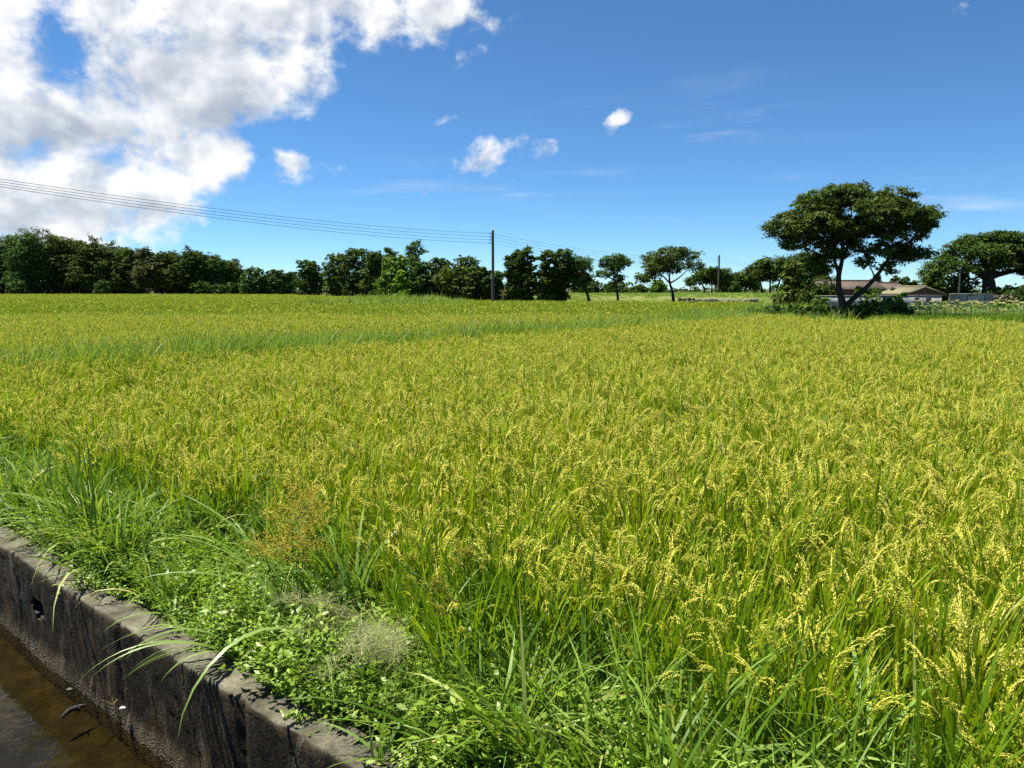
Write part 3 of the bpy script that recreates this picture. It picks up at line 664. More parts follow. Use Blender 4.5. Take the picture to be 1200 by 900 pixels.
# ------------------------------------------------------------------ litter in the ditch
WZ = -0.50
def stick():
    p = at_z(88, 832, WZ + 0.01); o = empty("floating_stick", p, "dark broken stick with whitish ends floating in the ditch", "stick")
    mb = MB(); q = at_z(72, 841, WZ + 0.01) - p; r = at_z(101, 826, WZ + 0.01) - p
    tube(mb, curve([q, q * 0.5 + [0, 0.01, 0.012], r * 0.4 + [0, 0, 0.006], r], 12), [0.006, 0.009, 0.010, 0.011, 0.013, 0.012, 0.012, 0.010, 0.011, 0.009, 0.008, 0.007, 0.006][:len(curve([q, q, r, r], 12))], 7)
    mb.build("branch", M['deadwood'], o)
    m2 = MB(); tube(m2, curve([r * 0.3, r * 0.3 + [0.02, -0.03, 0.02]], 4), [0.006, 0.005, 0.004, 0.003], 6)
    m2.build("side_twig", M['deadwood'], o)
stick()
def on_wall(px, py, off):
    d = ray(px, py); t = (WALL_V - off) / (d[0] * N[0] + d[1] * N[1]); return np.array([d[0] * t, d[1] * t, CAM_Z + d[2] * t])
def pebble(label, px, py, z, s, mat, name="pebble"):
    mb = MB(); c = at_z(px, py, z) if z is not None else on_wall(px, py, 0.038); n = 60
    bm_v = []; bm_f = []; rows, cols_ = 6, 9
    for i in range(rows + 1):
        for j in range(cols_):
            a = math.pi * i / rows; b = 2 * math.pi * j / cols_; k = 1 + 0.22 * math.sin(3 * b + i) + 0.12 * math.cos(2 * a + j)
            bm_v.append((s * k * math.sin(a) * math.cos(b) * 1.3, s * k * math.sin(a) * math.sin(b), s * 0.75 * k * math.cos(a)))
    for i in range(rows):
        for j in range(cols_): bm_f.append([i * cols_ + j, (i + 1) * cols_ + j, (i + 1) * cols_ + (j + 1) % cols_, i * cols_ + (j + 1) % cols_])
    mb.add(bm_v, bm_f); o = mb.build(name, M[mat], smooth=True, loc=c); tag(o, label, "pebble", "pebbles in the ditch")
pebble("pinkish white pebble stuck on the foot of the wall", 144, 830, None, 0.012, 'pebble')
pebble("small grey stone at the waterline above the floating stick", 82, 808, -0.495, 0.012, 'stone')
def straws():
    o = empty("dry_straw", on_wall(132, 826, 0.03), "pale dry straw clinging to the foot of the wall", "straw"); mb = MB()
    blades(mb, np.zeros((4, 3)), np.radians([250, 200, 120, 60]), [0.5, 0.8, 0.4, 0.9], 0.3, [0.05, 0.06, 0.045, 0.04], 0.004, 3)
    mb.build("straw", M['dry'], o)
straws()

# ------------------------------------------------------------------ trees
def fill(mb, clumps, n, L, W, up=0.9, mat=0, shell=0.75, droop=0.0, drop=0.0, tone=0.16):
    """leaves through the volume of ellipsoidal clumps (centre, radii); share by size"""
    C = np.array([c[0] for c in clumps]); Rr = np.array([c[1] for c in clumps]); wgt = (Rr[:, 0] * Rr[:, 2] + Rr[:, 0] * Rr[:, 1]); wgt = wgt / wgt.sum()
    i = rng.choice(len(C), n, p=wgt); d = unit(rng.normal(size=(n, 3))); r = rng.random(n) ** (1 / 3); r = shell * np.sqrt(r) + (1 - shell) * r
    r = r * (1 + 0.18 * rng.normal(size=n)); c = C[i] + d * r[:, None] * Rr[i]
    # break the clump into sprays
    sub = rng.integers(0, 10 ** 6, n)
    nrm = unit(d * 0.7 + np.array([0, 0, up]) + rng.normal(0, 0.55, (n, 3))); a = np.cross(nrm, rng.normal(size=(n, 3))); a = unit(a) + np.array([0, 0, -droop])
    nrm = np.cross(a, np.cross(nrm, a)); tn = rng.normal(0.5, tone, len(C))
    leafquads(mb, c, a, nrm, L * rng.uniform(0.6, 1.3, n), W * rng.uniform(0.7, 1.3, n), mat, np.clip(tn[i] + rng.normal(0, 0.18, n), 0, 1))

def sprays(mb, clumps, nspray, nleaf, sr, L, W, mat=0, flat=0.45, up=1.0, droop=0.15, tone=0.14):
    """foliage as many small leaf sprays sitting on the shell of the clumps, leaving gaps between"""
    C = np.array([c[0] for c in clumps]); Rr = np.array([c[1] for c in clumps]); wgt = Rr[:, 0] * Rr[:, 2] + Rr[:, 0] * Rr[:, 1]; wgt = wgt / wgt.sum()
    i = rng.choice(len(C), nspray, p=wgt); d = unit(rng.normal(size=(nspray, 3)) + [0, 0, 0.25]); r = rng.uniform(0.4, 1.38, nspray) ** 0.7
    sc_ = C[i] + d * r[:, None] * Rr[i]; tn = np.clip(rng.normal(0.5, tone, nspray), 0, 1)
    k = np.repeat(np.arange(nspray), nleaf); n = len(k); s = sr * rng.uniform(0.6, 1.35, nspray)
    off = unit(rng.normal(size=(n, 3))) * (rng.random(n) ** 0.5)[:, None]; off[:, 2] *= flat
    c = sc_[k] + off * s[k][:, None]; a = unit(off * [1, 1, 0.6] + rng.normal(0, 0.35, (n, 3)) + [0, 0, -droop])
    nrm = unit(np.array([0, 0, up]) + d[k] * 0.35 + rng.normal(0, 0.45, (n, 3))); nrm = np.cross(a, np.cross(nrm, a))
    leafquads(mb, c, a, nrm, L * rng.uniform(0.7, 1.3, n), W * rng.uniform(0.7, 1.3, n), mat, np.clip(tn[k] + rng.normal(0, 0.16, n), 0, 1))

def P3(px, py, D): return at_d(px, py, D)

def finish(name, label, cat, base, tr, cr, bark, leafm, group, crown_name="crown", extra=None):
    o = empty(name, base, label, cat, group); b = np.asarray(base)
    if tr is not None: tr.v = [v - b for v in tr.v]; tr.build("trunk", M[bark], o, smooth=True)
    cr.v = [v - b for v in cr.v]; cr.build(crown_name, [M[m] for m in ([leafm] if isinstance(leafm, str) else leafm)], o)
    if extra:
        for nm, mb_, mt in extra: mb_.v = [v - b for v in mb_.v]; mb_.build(nm, M[mt], o)
    return o

def dome(px, top, D, hw, base_py=None, nc=14, low=0.12, depth=1.0, seed=None, gz=GROUND, peak=0.0):
    """clumps filling a tree-shaped envelope: photo column, photo row of the top, depth in metres, half width in pixels"""
    m = D / F; zt = P3(px, top, D)[2]; H = zt - gz; x0 = P3(px, top, D)[0]; hwm = hw * m; cl = []
    for k in range(nc):
        t = low + (1 - low) * (k + 0.5) / nc; z = gz + H * t
        env = math.sqrt(max(0.02, 1 - ((t - 0.45) / 0.62) ** 2)) if not peak else max(0.12, (1 - t) ** peak)
        a = k * 2.4 + rng.random(); rr = hwm * env * rng.uniform(0.25, 0.7); r = max(hwm * 0.28, hwm * env * rng.uniform(0.42, 0.62))
        rz = r * rng.uniform(0.55, 0.85); z = min(z, zt - rz * 0.8)
        cl.append((np.array([x0 + math.cos(a) * rr, D + math.sin(a) * rr * depth, z]), np.array([r, r * depth, rz])))
    return cl, np.array([x0, D, gz]), H

def bush_tree(name, label, px, top, D, hw, leafm, n, group=None, cat="tree", nc=14, L=0.34, W=0.17, low=0.10, gz=GROUND, peak=0.0, tips=0, trunks=1, tone=0.16, spray=True, bark='bark', depth=1.0):
    hw = hw * 1.18; cl, base, H = dome(px, top, D, hw, nc=nc, low=low, gz=gz, peak=peak, depth=depth); tr, cr = MB(), MB()
    for k in range(trunks):
        off = np.array([rng.normal(0, 0.5) * (trunks > 1), rng.normal(0, 0.3) * (trunks > 1), 0]) * hw * D / F * 0.5
        tube(tr, curve([base + off * 0.6, base + off + [0, 0, H * 0.3], base + off * 1.6 + [rng.normal(0, 0.1), 0, H * 0.7]], 7), np.linspace(0.022, 0.008, 7) * H / (trunks ** 0.4), 6)
    for c, r in cl[::2]: tube(tr, [base + [0, 0, H * 0.25], (base + [0, 0, H * 0.25]) * 0.4 + c * 0.6, c], np.array([0.012, 0.008, 0.003]) * H, 5)
    if spray: sprays(cr, cl, n // 26, 26, 0.105 * H * 0.6, L, W, tone=tone)
    else: fill(cr, cl, n, L, W, tone=tone)
    fill(cr, [(c, r * 0.8) for c, r in cl], n // 3, L * 1.4, W * 1.7, up=0.3, tone=0.1)
    for k in range(tips):        # nodding bamboo tips above the crown
        c, r = cl[rng.integers(len(cl) // 2, len(cl))]; b0 = c + [rng.uniform(-1, 1) * r[0], 0, r[2] * 0.4]; m = MB()
        az = math.pi if rng.random() < 0.7 else 0.0
        Pp, dd = blades(m, b0[None], az + rng.normal(0, 0.4), 0.25, rng.uniform(0.9, 1.9), rng.uniform(0.16, 0.26) * H, 0.05, 10); tube(tr, Pp[0], np.linspace(0.04, 0.012, 11), 5)
        q = Pp[0][rng.integers(2, 11, 70)] + rng.normal(0, 0.02 * H, (70, 3)); leafquads(cr, q, rng.normal(size=(70, 3)) + [-0.6, 0, -0.7], rng.normal(size=(70, 3)) + [0, 0, 0.7], L * 1.5, W)
    return finish(name, label, cat, base, tr, cr, bark, leafm, group)

WB = "windbreak of bamboo and trees along the far paddy"
ordin = ["first", "second", "third", "fourth", "fifth", "sixth", "seventh", "eighth", "ninth", "tenth", "eleventh", "twelfth"]
# left windbreak, 180 m away
wb = [(-22, 288, 17), (6, 281, 18), (32, 274, 19), (62, 276, 18), (88, 281, 18), (112, 286, 18), (134, 289, 18), (152, 292, 16), (198, 296, 16), (222, 294, 15), (246, 299, 15), (268, 306, 14)]
for k, (px, top, hw) in enumerate(wb):
    bush_tree("bamboo_clump", "%s dark bamboo clump from the left end of the windbreak%s" % (ordin[k], ["", "", ", the tallest", "", "", "", "", "", "", " and topped by thin spires", "", ""][k]), px, top, 186 + rng.uniform(-3, 6), hw * 1.25,
              ['crown_olive', 'crown_dark', 'crown_mid', 'crown_olive'][k % 4], 17000, WB, "bamboo", nc=30, L=0.48, W=0.19, low=0.06, tips=4 if k < 8 else 2, trunks=5, tone=0.2)
bush_tree("dry_tree", "brownish sparse tree standing in the dark bamboo windbreak", 172, 291, 183, 16, 'crown_brown', 5200, WB, nc=16, L=0.6, W=0.22, low=0.2, trunks=3)
for k, (px, top, hw) in enumerate([(235, 330, 9), (254, 333, 8), (272, 331, 8), (286, 334, 7), (20, 327, 10), (118, 329, 9)]):
    bush_tree("shrub", ["rounded shrub with lit top at the foot of the windbreak", "small round shrub between two shrubs under the bamboo", "rounded shrub before the last bamboo clump", "smallest round shrub at the end of the windbreak",
              "low spreading shrub under the second bamboo clump", "pale low shrub under the dark middle of the windbreak"][k], px, top, 176, hw, 'crown_mid', 1500, "shrubs at the foot of the windbreak", "shrub", nc=7, L=0.45, W=0.22, low=0.1, trunks=2)
for k, (px, top, hw, lb) in enumerate([(297, 314, 15, "light green round tree just right of the windbreak"), (322, 316, 14, "wide light green tree beside the dark round tree"), (340, 319, 12, "narrow light green tree touching the dark round tree")]):
    bush_tree("leafy_tree", lb, px, top, 172, hw, 'crown_mid', 4200, "light green low trees after the windbreak", nc=14, L=0.5, W=0.24, low=0.08, trunks=3)
bush_tree("leafy_tree", "dark round headed tree at the start of the tall grove", 362, 306, 150, 18, 'crown_dark', 5200, None, nc=14, L=0.45, W=0.22, low=0.08)
G2 = "tall dark grove left of the utility pole"
for px, top, D, hw, mt, lb in [(395, 296, 128, 18, 'crown_olive', "grove tree with ragged top, first of the tall grove"), (418, 291, 124, 19, 'crown_dark', "tallest dark tree in the middle of the grove"),
                           (440, 294, 118, 17, 'crown_dark', "dark grove tree partly behind the creeper mound"), (458, 292, 122, 14, 'crown_dark', "dark grove tree right under the feathery tree")]:
    bush_tree("leafy_tree", lb, px, top, D, hw, mt, 6000, G2, nc=18, L=0.36, W=0.19, low=0.06, trunks=3)
bush_tree("leafy_tree", "thin feathery tree rising above the grove near the wires", 484, 283, 130, 15, 'crown_mid', 1700, None, nc=9, L=0.42, W=0.15, low=0.55)
bush_tree("creeper_mound", "creeper covered green mound in front of the grove", 463, 300, 96, 21, 'crown_light', 6500, None, "mound", nc=20, L=0.30, W=0.22, low=0.05, trunks=3)
bush_tree("creeper_mound", "lower creeper covered mound spreading right of the bright bush", 492, 309, 95, 17, 'crown_mid', 4600, None, "mound", nc=16, L=0.30, W=0.2, low=0.05, trunks=3)
bush_tree("shrub", "bright yellow green bush at the foot of the creeper mound", 470, 317, 80, 15, 'crown_bright', 4200, None, "bush", nc=9, L=0.26, W=0.16, low=0.05, peak=0.55)
for px, top, D, hw, mt, lb in [(515, 303, 96, 18, 'crown_dark', "dark dome shaped tree right of the creeper mounds"), (546, 300, 108, 20, 'crown_dark', "smooth domed tree behind the pole side thicket"),
                           (535, 312, 88, 22, 'crown_olive', "spreading shady thicket tree before the domed tree"), (562, 313, 86, 16, 'crown_dark', "dark thicket tree just left of the utility pole"), (582, 318, 90, 10, 'crown_mid', "small tree directly behind the utility pole")]:
    bush_tree("leafy_tree", lb, px, top, D, hw, mt, 5200, "thicket left of the utility pole", nc=16, L=0.28, W=0.15, low=0.06, trunks=3)
G3 = "tall dark clump right of the utility pole"
for px, top, D, hw, mt, lb in [(604, 294, 80, 14, 'crown_dark', "black green tree nearest the utility pole on its far side"), (618, 290, 79, 14, 'crown_dark', "tallest black green tree right of the pole"),
                           (640, 293, 78, 12, 'crown_dark', "upright dark tree with a notch beside its top"), (655, 292, 79, 12, 'crown_dark', "narrow dark tree at the open side of the clump")]:
    bush_tree("leafy_tree", lb, px, top, D, hw, mt, 5200, G3, nc=17, L=0.26, W=0.14, low=0.04, trunks=3)
bush_tree("shrub", "yellow green bush glowing between the pole and the dark clump", 597, 338, 84, 9, 'crown_light', 1500, None, "bush", nc=6, L=0.26, W=0.14, low=0.05)

# trees with visible trunks, drawn clump by clump
def open_tree(label, D, base_px, base_py, limbs, clumps, nsp, nl, sr, L, W, leafm, trunk_r, group=None, gz=None, name="spreading_tree", bark='bark', inner=0.0, twigs=True):
    base = P3(base_px, base_py, D)
    if gz is not None: base[2] = gz
    m = D / F; tr, cr = MB(), MB()
    for pts, r0, r1 in limbs:
        q = [P3(p[0], p[1], D) + [0, (p[2] if len(p) > 2 else 0), 0] for p in pts]
        if pts[0][:2] == (base_px, base_py): q[0] = base - [0, 0, 0.1]
        c = curve(q, 14); tube(tr, c, np.linspace(r0, r1, len(c)) * trunk_r, 8)
    lp = np.concatenate([np.array([P3(p[0], p[1], D) + [0, (p[2] if len(p) > 2 else 0), 0] for p in pts[1:]]) for pts, _, _ in limbs])
    cl = []
    for c in clumps:
        o = P3(c[0], c[1], D); dy = (c[4] if len(c) > 4 else rng.uniform(-1, 1) * 30) * m
        cl.append((o + [0, dy, 0], np.array([c[2] * m, max(c[2], c[3]) * m, c[3] * m])))
        if twigs:
            j = np.argmin(np.linalg.norm(lp - cl[-1][0] - [0, 0, -0.4 * c[3] * m], axis=1)); tg = cl[-1][0]
            mid = (lp[j] + tg) / 2 - [0, 0, c[3] * m * 0.25]; cv = curve([lp[j], mid, tg], 8); tube(tr, cv, np.linspace(0.17, 0.04, len(cv)) * trunk_r, 5)
            for _ in range(3):
                e = tg + rng.uniform(-0.8, 0.8, 3) * cl[-1][1]; tube(tr, curve([mid, (mid + e) / 2 + [0, 0, 0.1 * c[3] * m], e], 6), np.linspace(0.10, 0.025, len(curve([mid, mid, e], 6))) * trunk_r, 4)
    sprays(cr, cl, nsp, nl, sr, L, W)
    if inner: fill(cr, [(c, r * 0.85) for c, r in cl], int(nsp * nl * inner), L, W * 1.3, up=0.4, tone=0.1)
    return finish(name, label, "tree", base, tr, cr, bark, leafm, group)

# the big flat-topped tree
open_tree("big flat topped tree with forked trunk standing on the levee", 38.0, 989, 374,
    [([(989, 374), (988, 360), (986, 350), (983, 338), (984, 322, 0.1), (989, 304, 0.2), (990, 285, 0.3)], 1.35, 0.45),
     ([(989, 374), (992, 360), (999, 350, -0.1), (1012, 338, -0.2), (1022, 326, -0.3), (1033, 311, -0.3), (1042, 297, -0.4), (1062, 283, -0.5)], 1.0, 0.30),
     ([(984, 322, 0.1), (974, 306, -0.4), (962, 293, -0.7), (945, 287, -0.8), (928, 281, -0.9)], 0.55, 0.16),
     ([(989, 304, 0.2), (978, 284, 0.5), (968, 266, 0.8)], 0.5, 0.18), ([(989, 304, 0.2), (999, 290, 0.6), (1010, 276, 1.0), (1030, 262, 1.3)], 0.5, 0.15),
     ([(990, 285, 0.3), (997, 262, 0.2), (1000, 240, 0.0)], 0.4, 0.14), ([(1040, 300, -0.4), (1038, 284, -0.7), (1046, 266, -0.8)], 0.4, 0.14),
     ([(1022, 326, -0.3), (1012, 318, -0.9), (1006, 308, -1.0)], 0.3, 0.12), ([(986, 350), (975, 338, -0.3), (966, 322, -0.4)], 0.28, 0.12)],
    [(919, 269, 23, 10, -10), (936, 258, 20, 12, 8), (948, 244, 18, 11, -22), (960, 236, 20, 11, 22), (978, 230, 20, 10, -16), (998, 225, 22, 9, 6), (1018, 229, 22, 10, 30), (1033, 236, 20, 11, -24), (1053, 240, 18, 9, 4),
     (985, 246, 28, 12, 40), (1010, 248, 28, 12, -38), (965, 255, 24, 11, 0), (1035, 254, 22, 11, 14), (1080, 252, 19, 9, 0), (1070, 263, 18, 9, -18), (1092, 257, 12, 8, 8), (1086, 273, 9, 7, 6), (1070, 280, 8, 5, 0),
     (940, 276, 18, 8, 20), (922, 287, 10, 5, -8), (950, 288, 9, 5, 26), (1005, 265, 18, 7, 0), (975, 270, 16, 7, -30), (1050, 270, 12, 7, -10), (985, 290, 12, 6, 30),
     (1063, 297, 16, 6, -10), (1079, 301, 14, 6, 4), (1050, 304, 12, 5, -16), (1012, 298, 15, 6, -26), (1000, 308, 12, 5, -20), (973, 304, 12, 6, 24), (962, 316, 10, 8, -10), (1030, 313, 9, 5, -20), (1040, 320, 6, 4, -10),
     (990, 258, 24, 9, 50), (1012, 258, 22, 9, -50), (960, 268, 20, 8, 44), (1030, 268, 18, 8, 40), (930, 266, 16, 9, 30), (945, 264, 18, 9, -40), (1056, 255, 16, 9, -30), (1062, 288, 12, 5, 20), (1022, 288, 12, 5, 30), (968, 292, 12, 5, 10),
     (1000, 280, 16, 7, 20), (1030, 279, 16, 7, -20), (955, 281, 14, 6, 0), (1046, 288, 12, 6, 20), (978, 298, 11, 5, -10), (1018, 268, 18, 8, 0), (990, 270, 18, 8, 10)],
    1700, 30, 0.30, 0.24, 0.075, 'crown_hero', 0.155, gz=GROUND, inner=0.0)

TR = "open crowned trees at the edge of the terrace"
open_tree("small open tree with slanting trunk beside the dark clump", 80, 692, 354, [([(692, 354), (688, 344), (682, 334), (676, 322)], 1, 0.4), ([(688, 344), (680, 330, -0.5), (668, 318, -0.6)], 0.6, 0.2)],
    [(676, 309, 13, 8), (668, 320, 12, 8), (684, 316, 10, 8), (690, 327, 8, 7), (672, 331, 14, 8), (664, 302, 6, 7), (660, 313, 8, 8)], 260, 24, 0.5, 0.32, 0.13, 'crown_mid', 0.17, TR, gz=GROUND, inner=0.1)
open_tree("slender tree with two leafy tiers on the terrace edge", 80, 725, 352, [([(725, 352), (723, 340), (720, 328), (718, 312)], 1, 0.35), ([(720, 328), (708, 322), (703, 318)], 0.5, 0.2), ([(718, 316), (727, 308), (732, 305)], 0.4, 0.2)],
    [(717, 305, 12, 5), (728, 308, 9, 5), (706, 308, 7, 4), (704, 322, 9, 4), (720, 318, 9, 7), (724, 328, 6, 5), (716, 313, 9, 5)], 170, 22, 0.45, 0.30, 0.12, 'crown_mid', 0.15, TR, gz=GROUND, inner=0.08)
open_tree("wide umbrella crowned tree with single trunk on the terrace edge", 80, 790, 352, [([(790, 352), (788, 342), (785, 332), (784, 318)], 1, 0.4), ([(785, 332), (775, 322), (764, 318)], 0.5, 0.2), ([(785, 332), (795, 326), (806, 316)], 0.5, 0.2)],
    [(782, 297, 17, 6), (766, 303, 13, 7), (798, 301, 14, 7), (808, 312, 10, 6), (758, 313, 9, 6), (775, 311, 16, 8), (793, 313, 14, 7), (755, 326, 9, 5), (768, 322, 10, 5), (812, 318, 5, 3), (785, 304, 16, 6)],
    330, 24, 0.5, 0.32, 0.13, 'crown_hero', 0.18, TR, gz=GROUND, inner=0.1)
TB = -0.2
for px, top, D, hw, mt, lb, nm in [(722, 331, 120, 22, 'crown_dark', "low round tree behind the slender two tiered tree", "leafy_tree"), (750, 335, 125, 8, 'crown_dark', "small dark tree seen under the umbrella crown", "leafy_tree"),
                               (772, 328, 122, 9, 'crown_light', "pale shrub behind the umbrella crowned tree", "shrub"), (862, 330, 128, 6, 'crown_mid', "tiny pale tree between two umbrella crowns", "leafy_tree"),
                               (690, 328, 120, 20, 'crown_dark', "dark low tree behind the slanting trunk", "leafy_tree")]:
    bush_tree(nm, lb, px, top, D, hw, mt, 2000, "low trees behind the terrace", "tree" if nm != "shrub" else "shrub", nc=10, L=0.4, W=0.22, low=0.1, gz=0.6)
UM = "umbrella shaped trees behind the far pole"
def umbrella(label, D, px, top, hw, leafm='crown_dark', n=300, gz=0.7, stems=3, thick=6):
    cl = []; lim = []
    for k in range(11):
        t = -1 + 2 * (k + 0.5) / 11; cl.append((px + t * hw, top + thick + (abs(t) ** 2.2) * 13, hw * 0.24, thick, rng.uniform(-1, 1) * hw * 0.6))
    for k in range(5): cl.append((px + rng.uniform(-0.8, 0.8) * hw, top + thick * 2.2 + rng.uniform(0, 5), hw * 0.2, thick * 0.8, rng.uniform(-1, 1) * hw * 0.6))
    for k in range(stems):
        b = px + (k - (stems - 1) / 2) * hw * 0.35; lim.append(([(b, 349), (b + rng.normal(0, 1), 338), (b + (k - 1) * hw * 0.25, top + 14)], 1, 0.4))
    return open_tree(label, D, px, 349, lim, cl, n, 22, 0.8, 0.5, 0.2, leafm, 0.2, UM, gz=gz, inner=0.15, twigs=False)
umbrella("umbrella shaped tree standing behind the thin far pole", 135, 834, 314, 25)
umbrella("wide umbrella tree joined to its neighbour right of the far pole", 138, 866, 320, 20)
umbrella("taller umbrella tree behind the cone shaped bush", 120, 903, 303, 26, n=380, thick=8)
umbrella("dark tree crown between the cone shaped bush and the big tree", 118, 942, 297, 24, n=420, thick=10)
umbrella("dark tree filling the gap under the big tree's left side", 115, 962, 322, 20, n=320, thick=9)

bush_tree("cone_bush", "olive cone shaped bush with feathery branches before the trees", 930, 306, 62, 22, 'crown_olive', 6000, None, "bush", nc=20, L=0.30, W=0.10, low=0.08, peak=0.5, trunks=2)
bush_tree("shrub", "round olive shrub at the right foot of the cone shaped bush", 944, 341, 58, 14, 'crown_olive', 2200, None, "shrub", nc=8, L=0.24, W=0.10)
bush_tree("shrub", "small fresh green shrub in front of the white wall", 962, 346, 52, 10, 'crown_light', 1500, None, "shrub", nc=7, L=0.18, W=0.09)
HG = "shrubs along the levee at the big tree's foot"
for k, (px, top, hw, D, mt, lb) in enumerate([(880, 361, 13, 34, 'crown_mid', "low dark shrub at the far end of the levee hedge"), (905, 358, 16, 35, 'crown_mid', "hedge shrub under the cone shaped bush"), (930, 358, 15, 35.5, 'crown_dark', "hedge shrub in the middle of the dark levee hedge"),
                                         (955, 359, 14, 36, 'crown_dark', "hedge shrub left of the big tree's trunk"), (974, 361, 11, 36.5, 'crown_dark', "small dark shrub touching the forked trunk"),
                                         (1012, 355, 17, 36.5, 'crown_mid', "grassy shrub right against the forked trunk"), (1038, 350, 20, 36.5, 'crown_mid', "bulky round shrub right of the big tree"), (1058, 358, 12, 36, 'crown_dark', "dark end shrub beside the green paddy")]):
    bush_tree("shrub", lb, px, top, D, hw, mt, 2600, HG, "shrub", nc=9, L=0.15, W=0.055, low=0.05, trunks=3)
bush_tree("shrub", "pale thin shrub before the white wall right of the trunk", 1022, 343, 42, 13, 'crown_light', 900, None, "shrub", nc=8, L=0.16, W=0.05, trunks=3)
bush_tree("shrub", "grey green shrub growing over the white wall top", 1056, 343, 50, 9, 'crown_mid', 900, None, "shrub", nc=6, L=0.18, W=0.08)

# right banyan and companions
open_tree("huge wide banyan with thick trunk behind the sheds", 96, 1159, 345,
    [([(1159, 345), (1159, 336), (1158, 326), (1160, 316)], 1.6, 1.0), ([(1158, 328), (1140, 316), (1118, 308), (1100, 306)], 0.8, 0.25), ([(1160, 320), (1172, 304), (1190, 294)], 0.8, 0.3), ([(1160, 324), (1185, 318), (1210, 312)], 0.7, 0.3), ([(1159, 318), (1150, 300), (1142, 288)], 0.8, 0.3)],
    [(1130, 288, 16, 6, 0), (1148, 281, 18, 6, 10), (1168, 279, 18, 6, -10), (1190, 281, 18, 7, 0), (1212, 284, 18, 8, 5), (1140, 296, 20, 9, -30), (1165, 292, 22, 9, 20), (1190, 295, 20, 9, -20), (1122, 299, 14, 8, 20), (1108, 306, 10, 5, 0),
     (1100, 316, 14, 9, 10), (1118, 314, 14, 9, -20), (1135, 312, 16, 10, 10), (1150, 308, 16, 10, -30), (1178, 308, 14, 9, 0), (1205, 302, 16, 10, 0), (1195, 318, 14, 7, -20), (1225, 300, 16, 12, 0), (1172, 320, 10, 6, 24), (1215, 316, 12, 8, 10)],
    900, 26, 0.75, 0.40, 0.19, 'crown_dark', 0.55, None, gz=GROUND, name="banyan_tree", inner=0.12)
bush_tree("leafy_tree", "dark bushy tree left of the banyan behind the gabled shed", 1096, 315, 92, 16, 'crown_dark', 4200, None, nc=14, L=0.3, W=0.16)
bush_tree("leafy_tree", "dark low tree between the banyan trunk and the gabled shed", 1126, 322, 99, 18, 'crown_dark', 4200, None, nc=14, L=0.3, W=0.16)
bush_tree("shrub", "round grey green shrub at the banyan's right side", 1186, 340, 84, 12, 'crown_mid', 2200, None, "shrub", nc=8, L=0.24, W=0.12)
bush_tree("shrub", "dark hedge like shrub behind the straw mound", 1178, 336, 92, 22, 'crown_dark', 3000, None, "shrub", nc=10, L=0.3, W=0.15)
for k, (px, top, hw, lb) in enumerate([(1050, 323, 6, "small pointed tree behind the tiled roof"), (1062, 324, 7, "bushy treetop behind the lower tiled roof"), (1072, 329, 5, "lowest treetop between the tiled roof and the shed"), (1026, 322, 7, "dark treetop above the ridge of the long tiled roof")]):
    bush_tree("leafy_tree", lb, px, top, 130, hw, 'crown_dark', 1500, "treetops behind the farmhouse", nc=9, L=0.4, W=0.2, low=0.2)
# distant tree band closing the gaps between the trees
bl = [(-40, 300), (330, 331), (600, 336), (720, 334), (900, 333), (1080, 334), (1260, 333)]
bm_ = MB(); cl = []
for px in np.arange(-30, 1240, 9.0):
    D = 330 + rng.uniform(-8, 8); py = np.interp(px, [-30, 560, 700, 860, 1000, 1240], [330, 332, 334.5, 336, 334, 334]) + rng.normal(0, 1.0)
    c = P3(px, py + 3, D); cl.append((np.array([c[0], D, c[2] - 0.5]), np.array([2.6, 2.5, 2.0]))); cl.append((np.array([c[0], D, 0.6]), np.array([2.6, 2.5, 1.6])))
sprays(bm_, cl, 1500, 18, 1.3, 0.9, 0.5)
tag(bm_.build("distant_wood", M['crown_mid']), "thin far wood on the skyline seen between the nearer trees", "wood", kind='stuff')

# ------------------------------------------------------------------ weeds strip at the grove's foot, terrace
wt = [proto("tall_weed", tuft(40, 0.5, 1.2, 0.03, 0.06, 0.28, 0.2, 1.3, 0.25), [M['levee_grass']]) for _ in range(3)]
xs, ys, ss = [], [], []
for (px0, px1, D, w, n, s) in ((372, 545, 66, 8, 420, 1.0), (415, 520, 72, 5, 200, 1.25), (545, 900, 77, 5, 330, 0.55), (0, 380, 174, 4, 260, 0.8), (184, 198, 34, 0.8, 26, 0.72), (860, 960, 43, 5, 150, 0.9)):
    strip(((px0 - 600) / F * D, D), ((px1 - 600) / F * D, D), w, n, s)
x, y, s = map(np.concatenate, (xs, ys, ss)); rot, scl, idx, tint = standard(x, y, 0.6, 1.2, 0.12, 3, 0.1 * vnoise(x, y, 0.4, 2)); scl *= s[:, None]
scatter("tall_weeds", wt, np.stack([x, y, np.full(len(x), GROUND)], -1), rot, scl, idx, tint, "tall tangled weeds at the far paddy edge below the trees", "weeds")

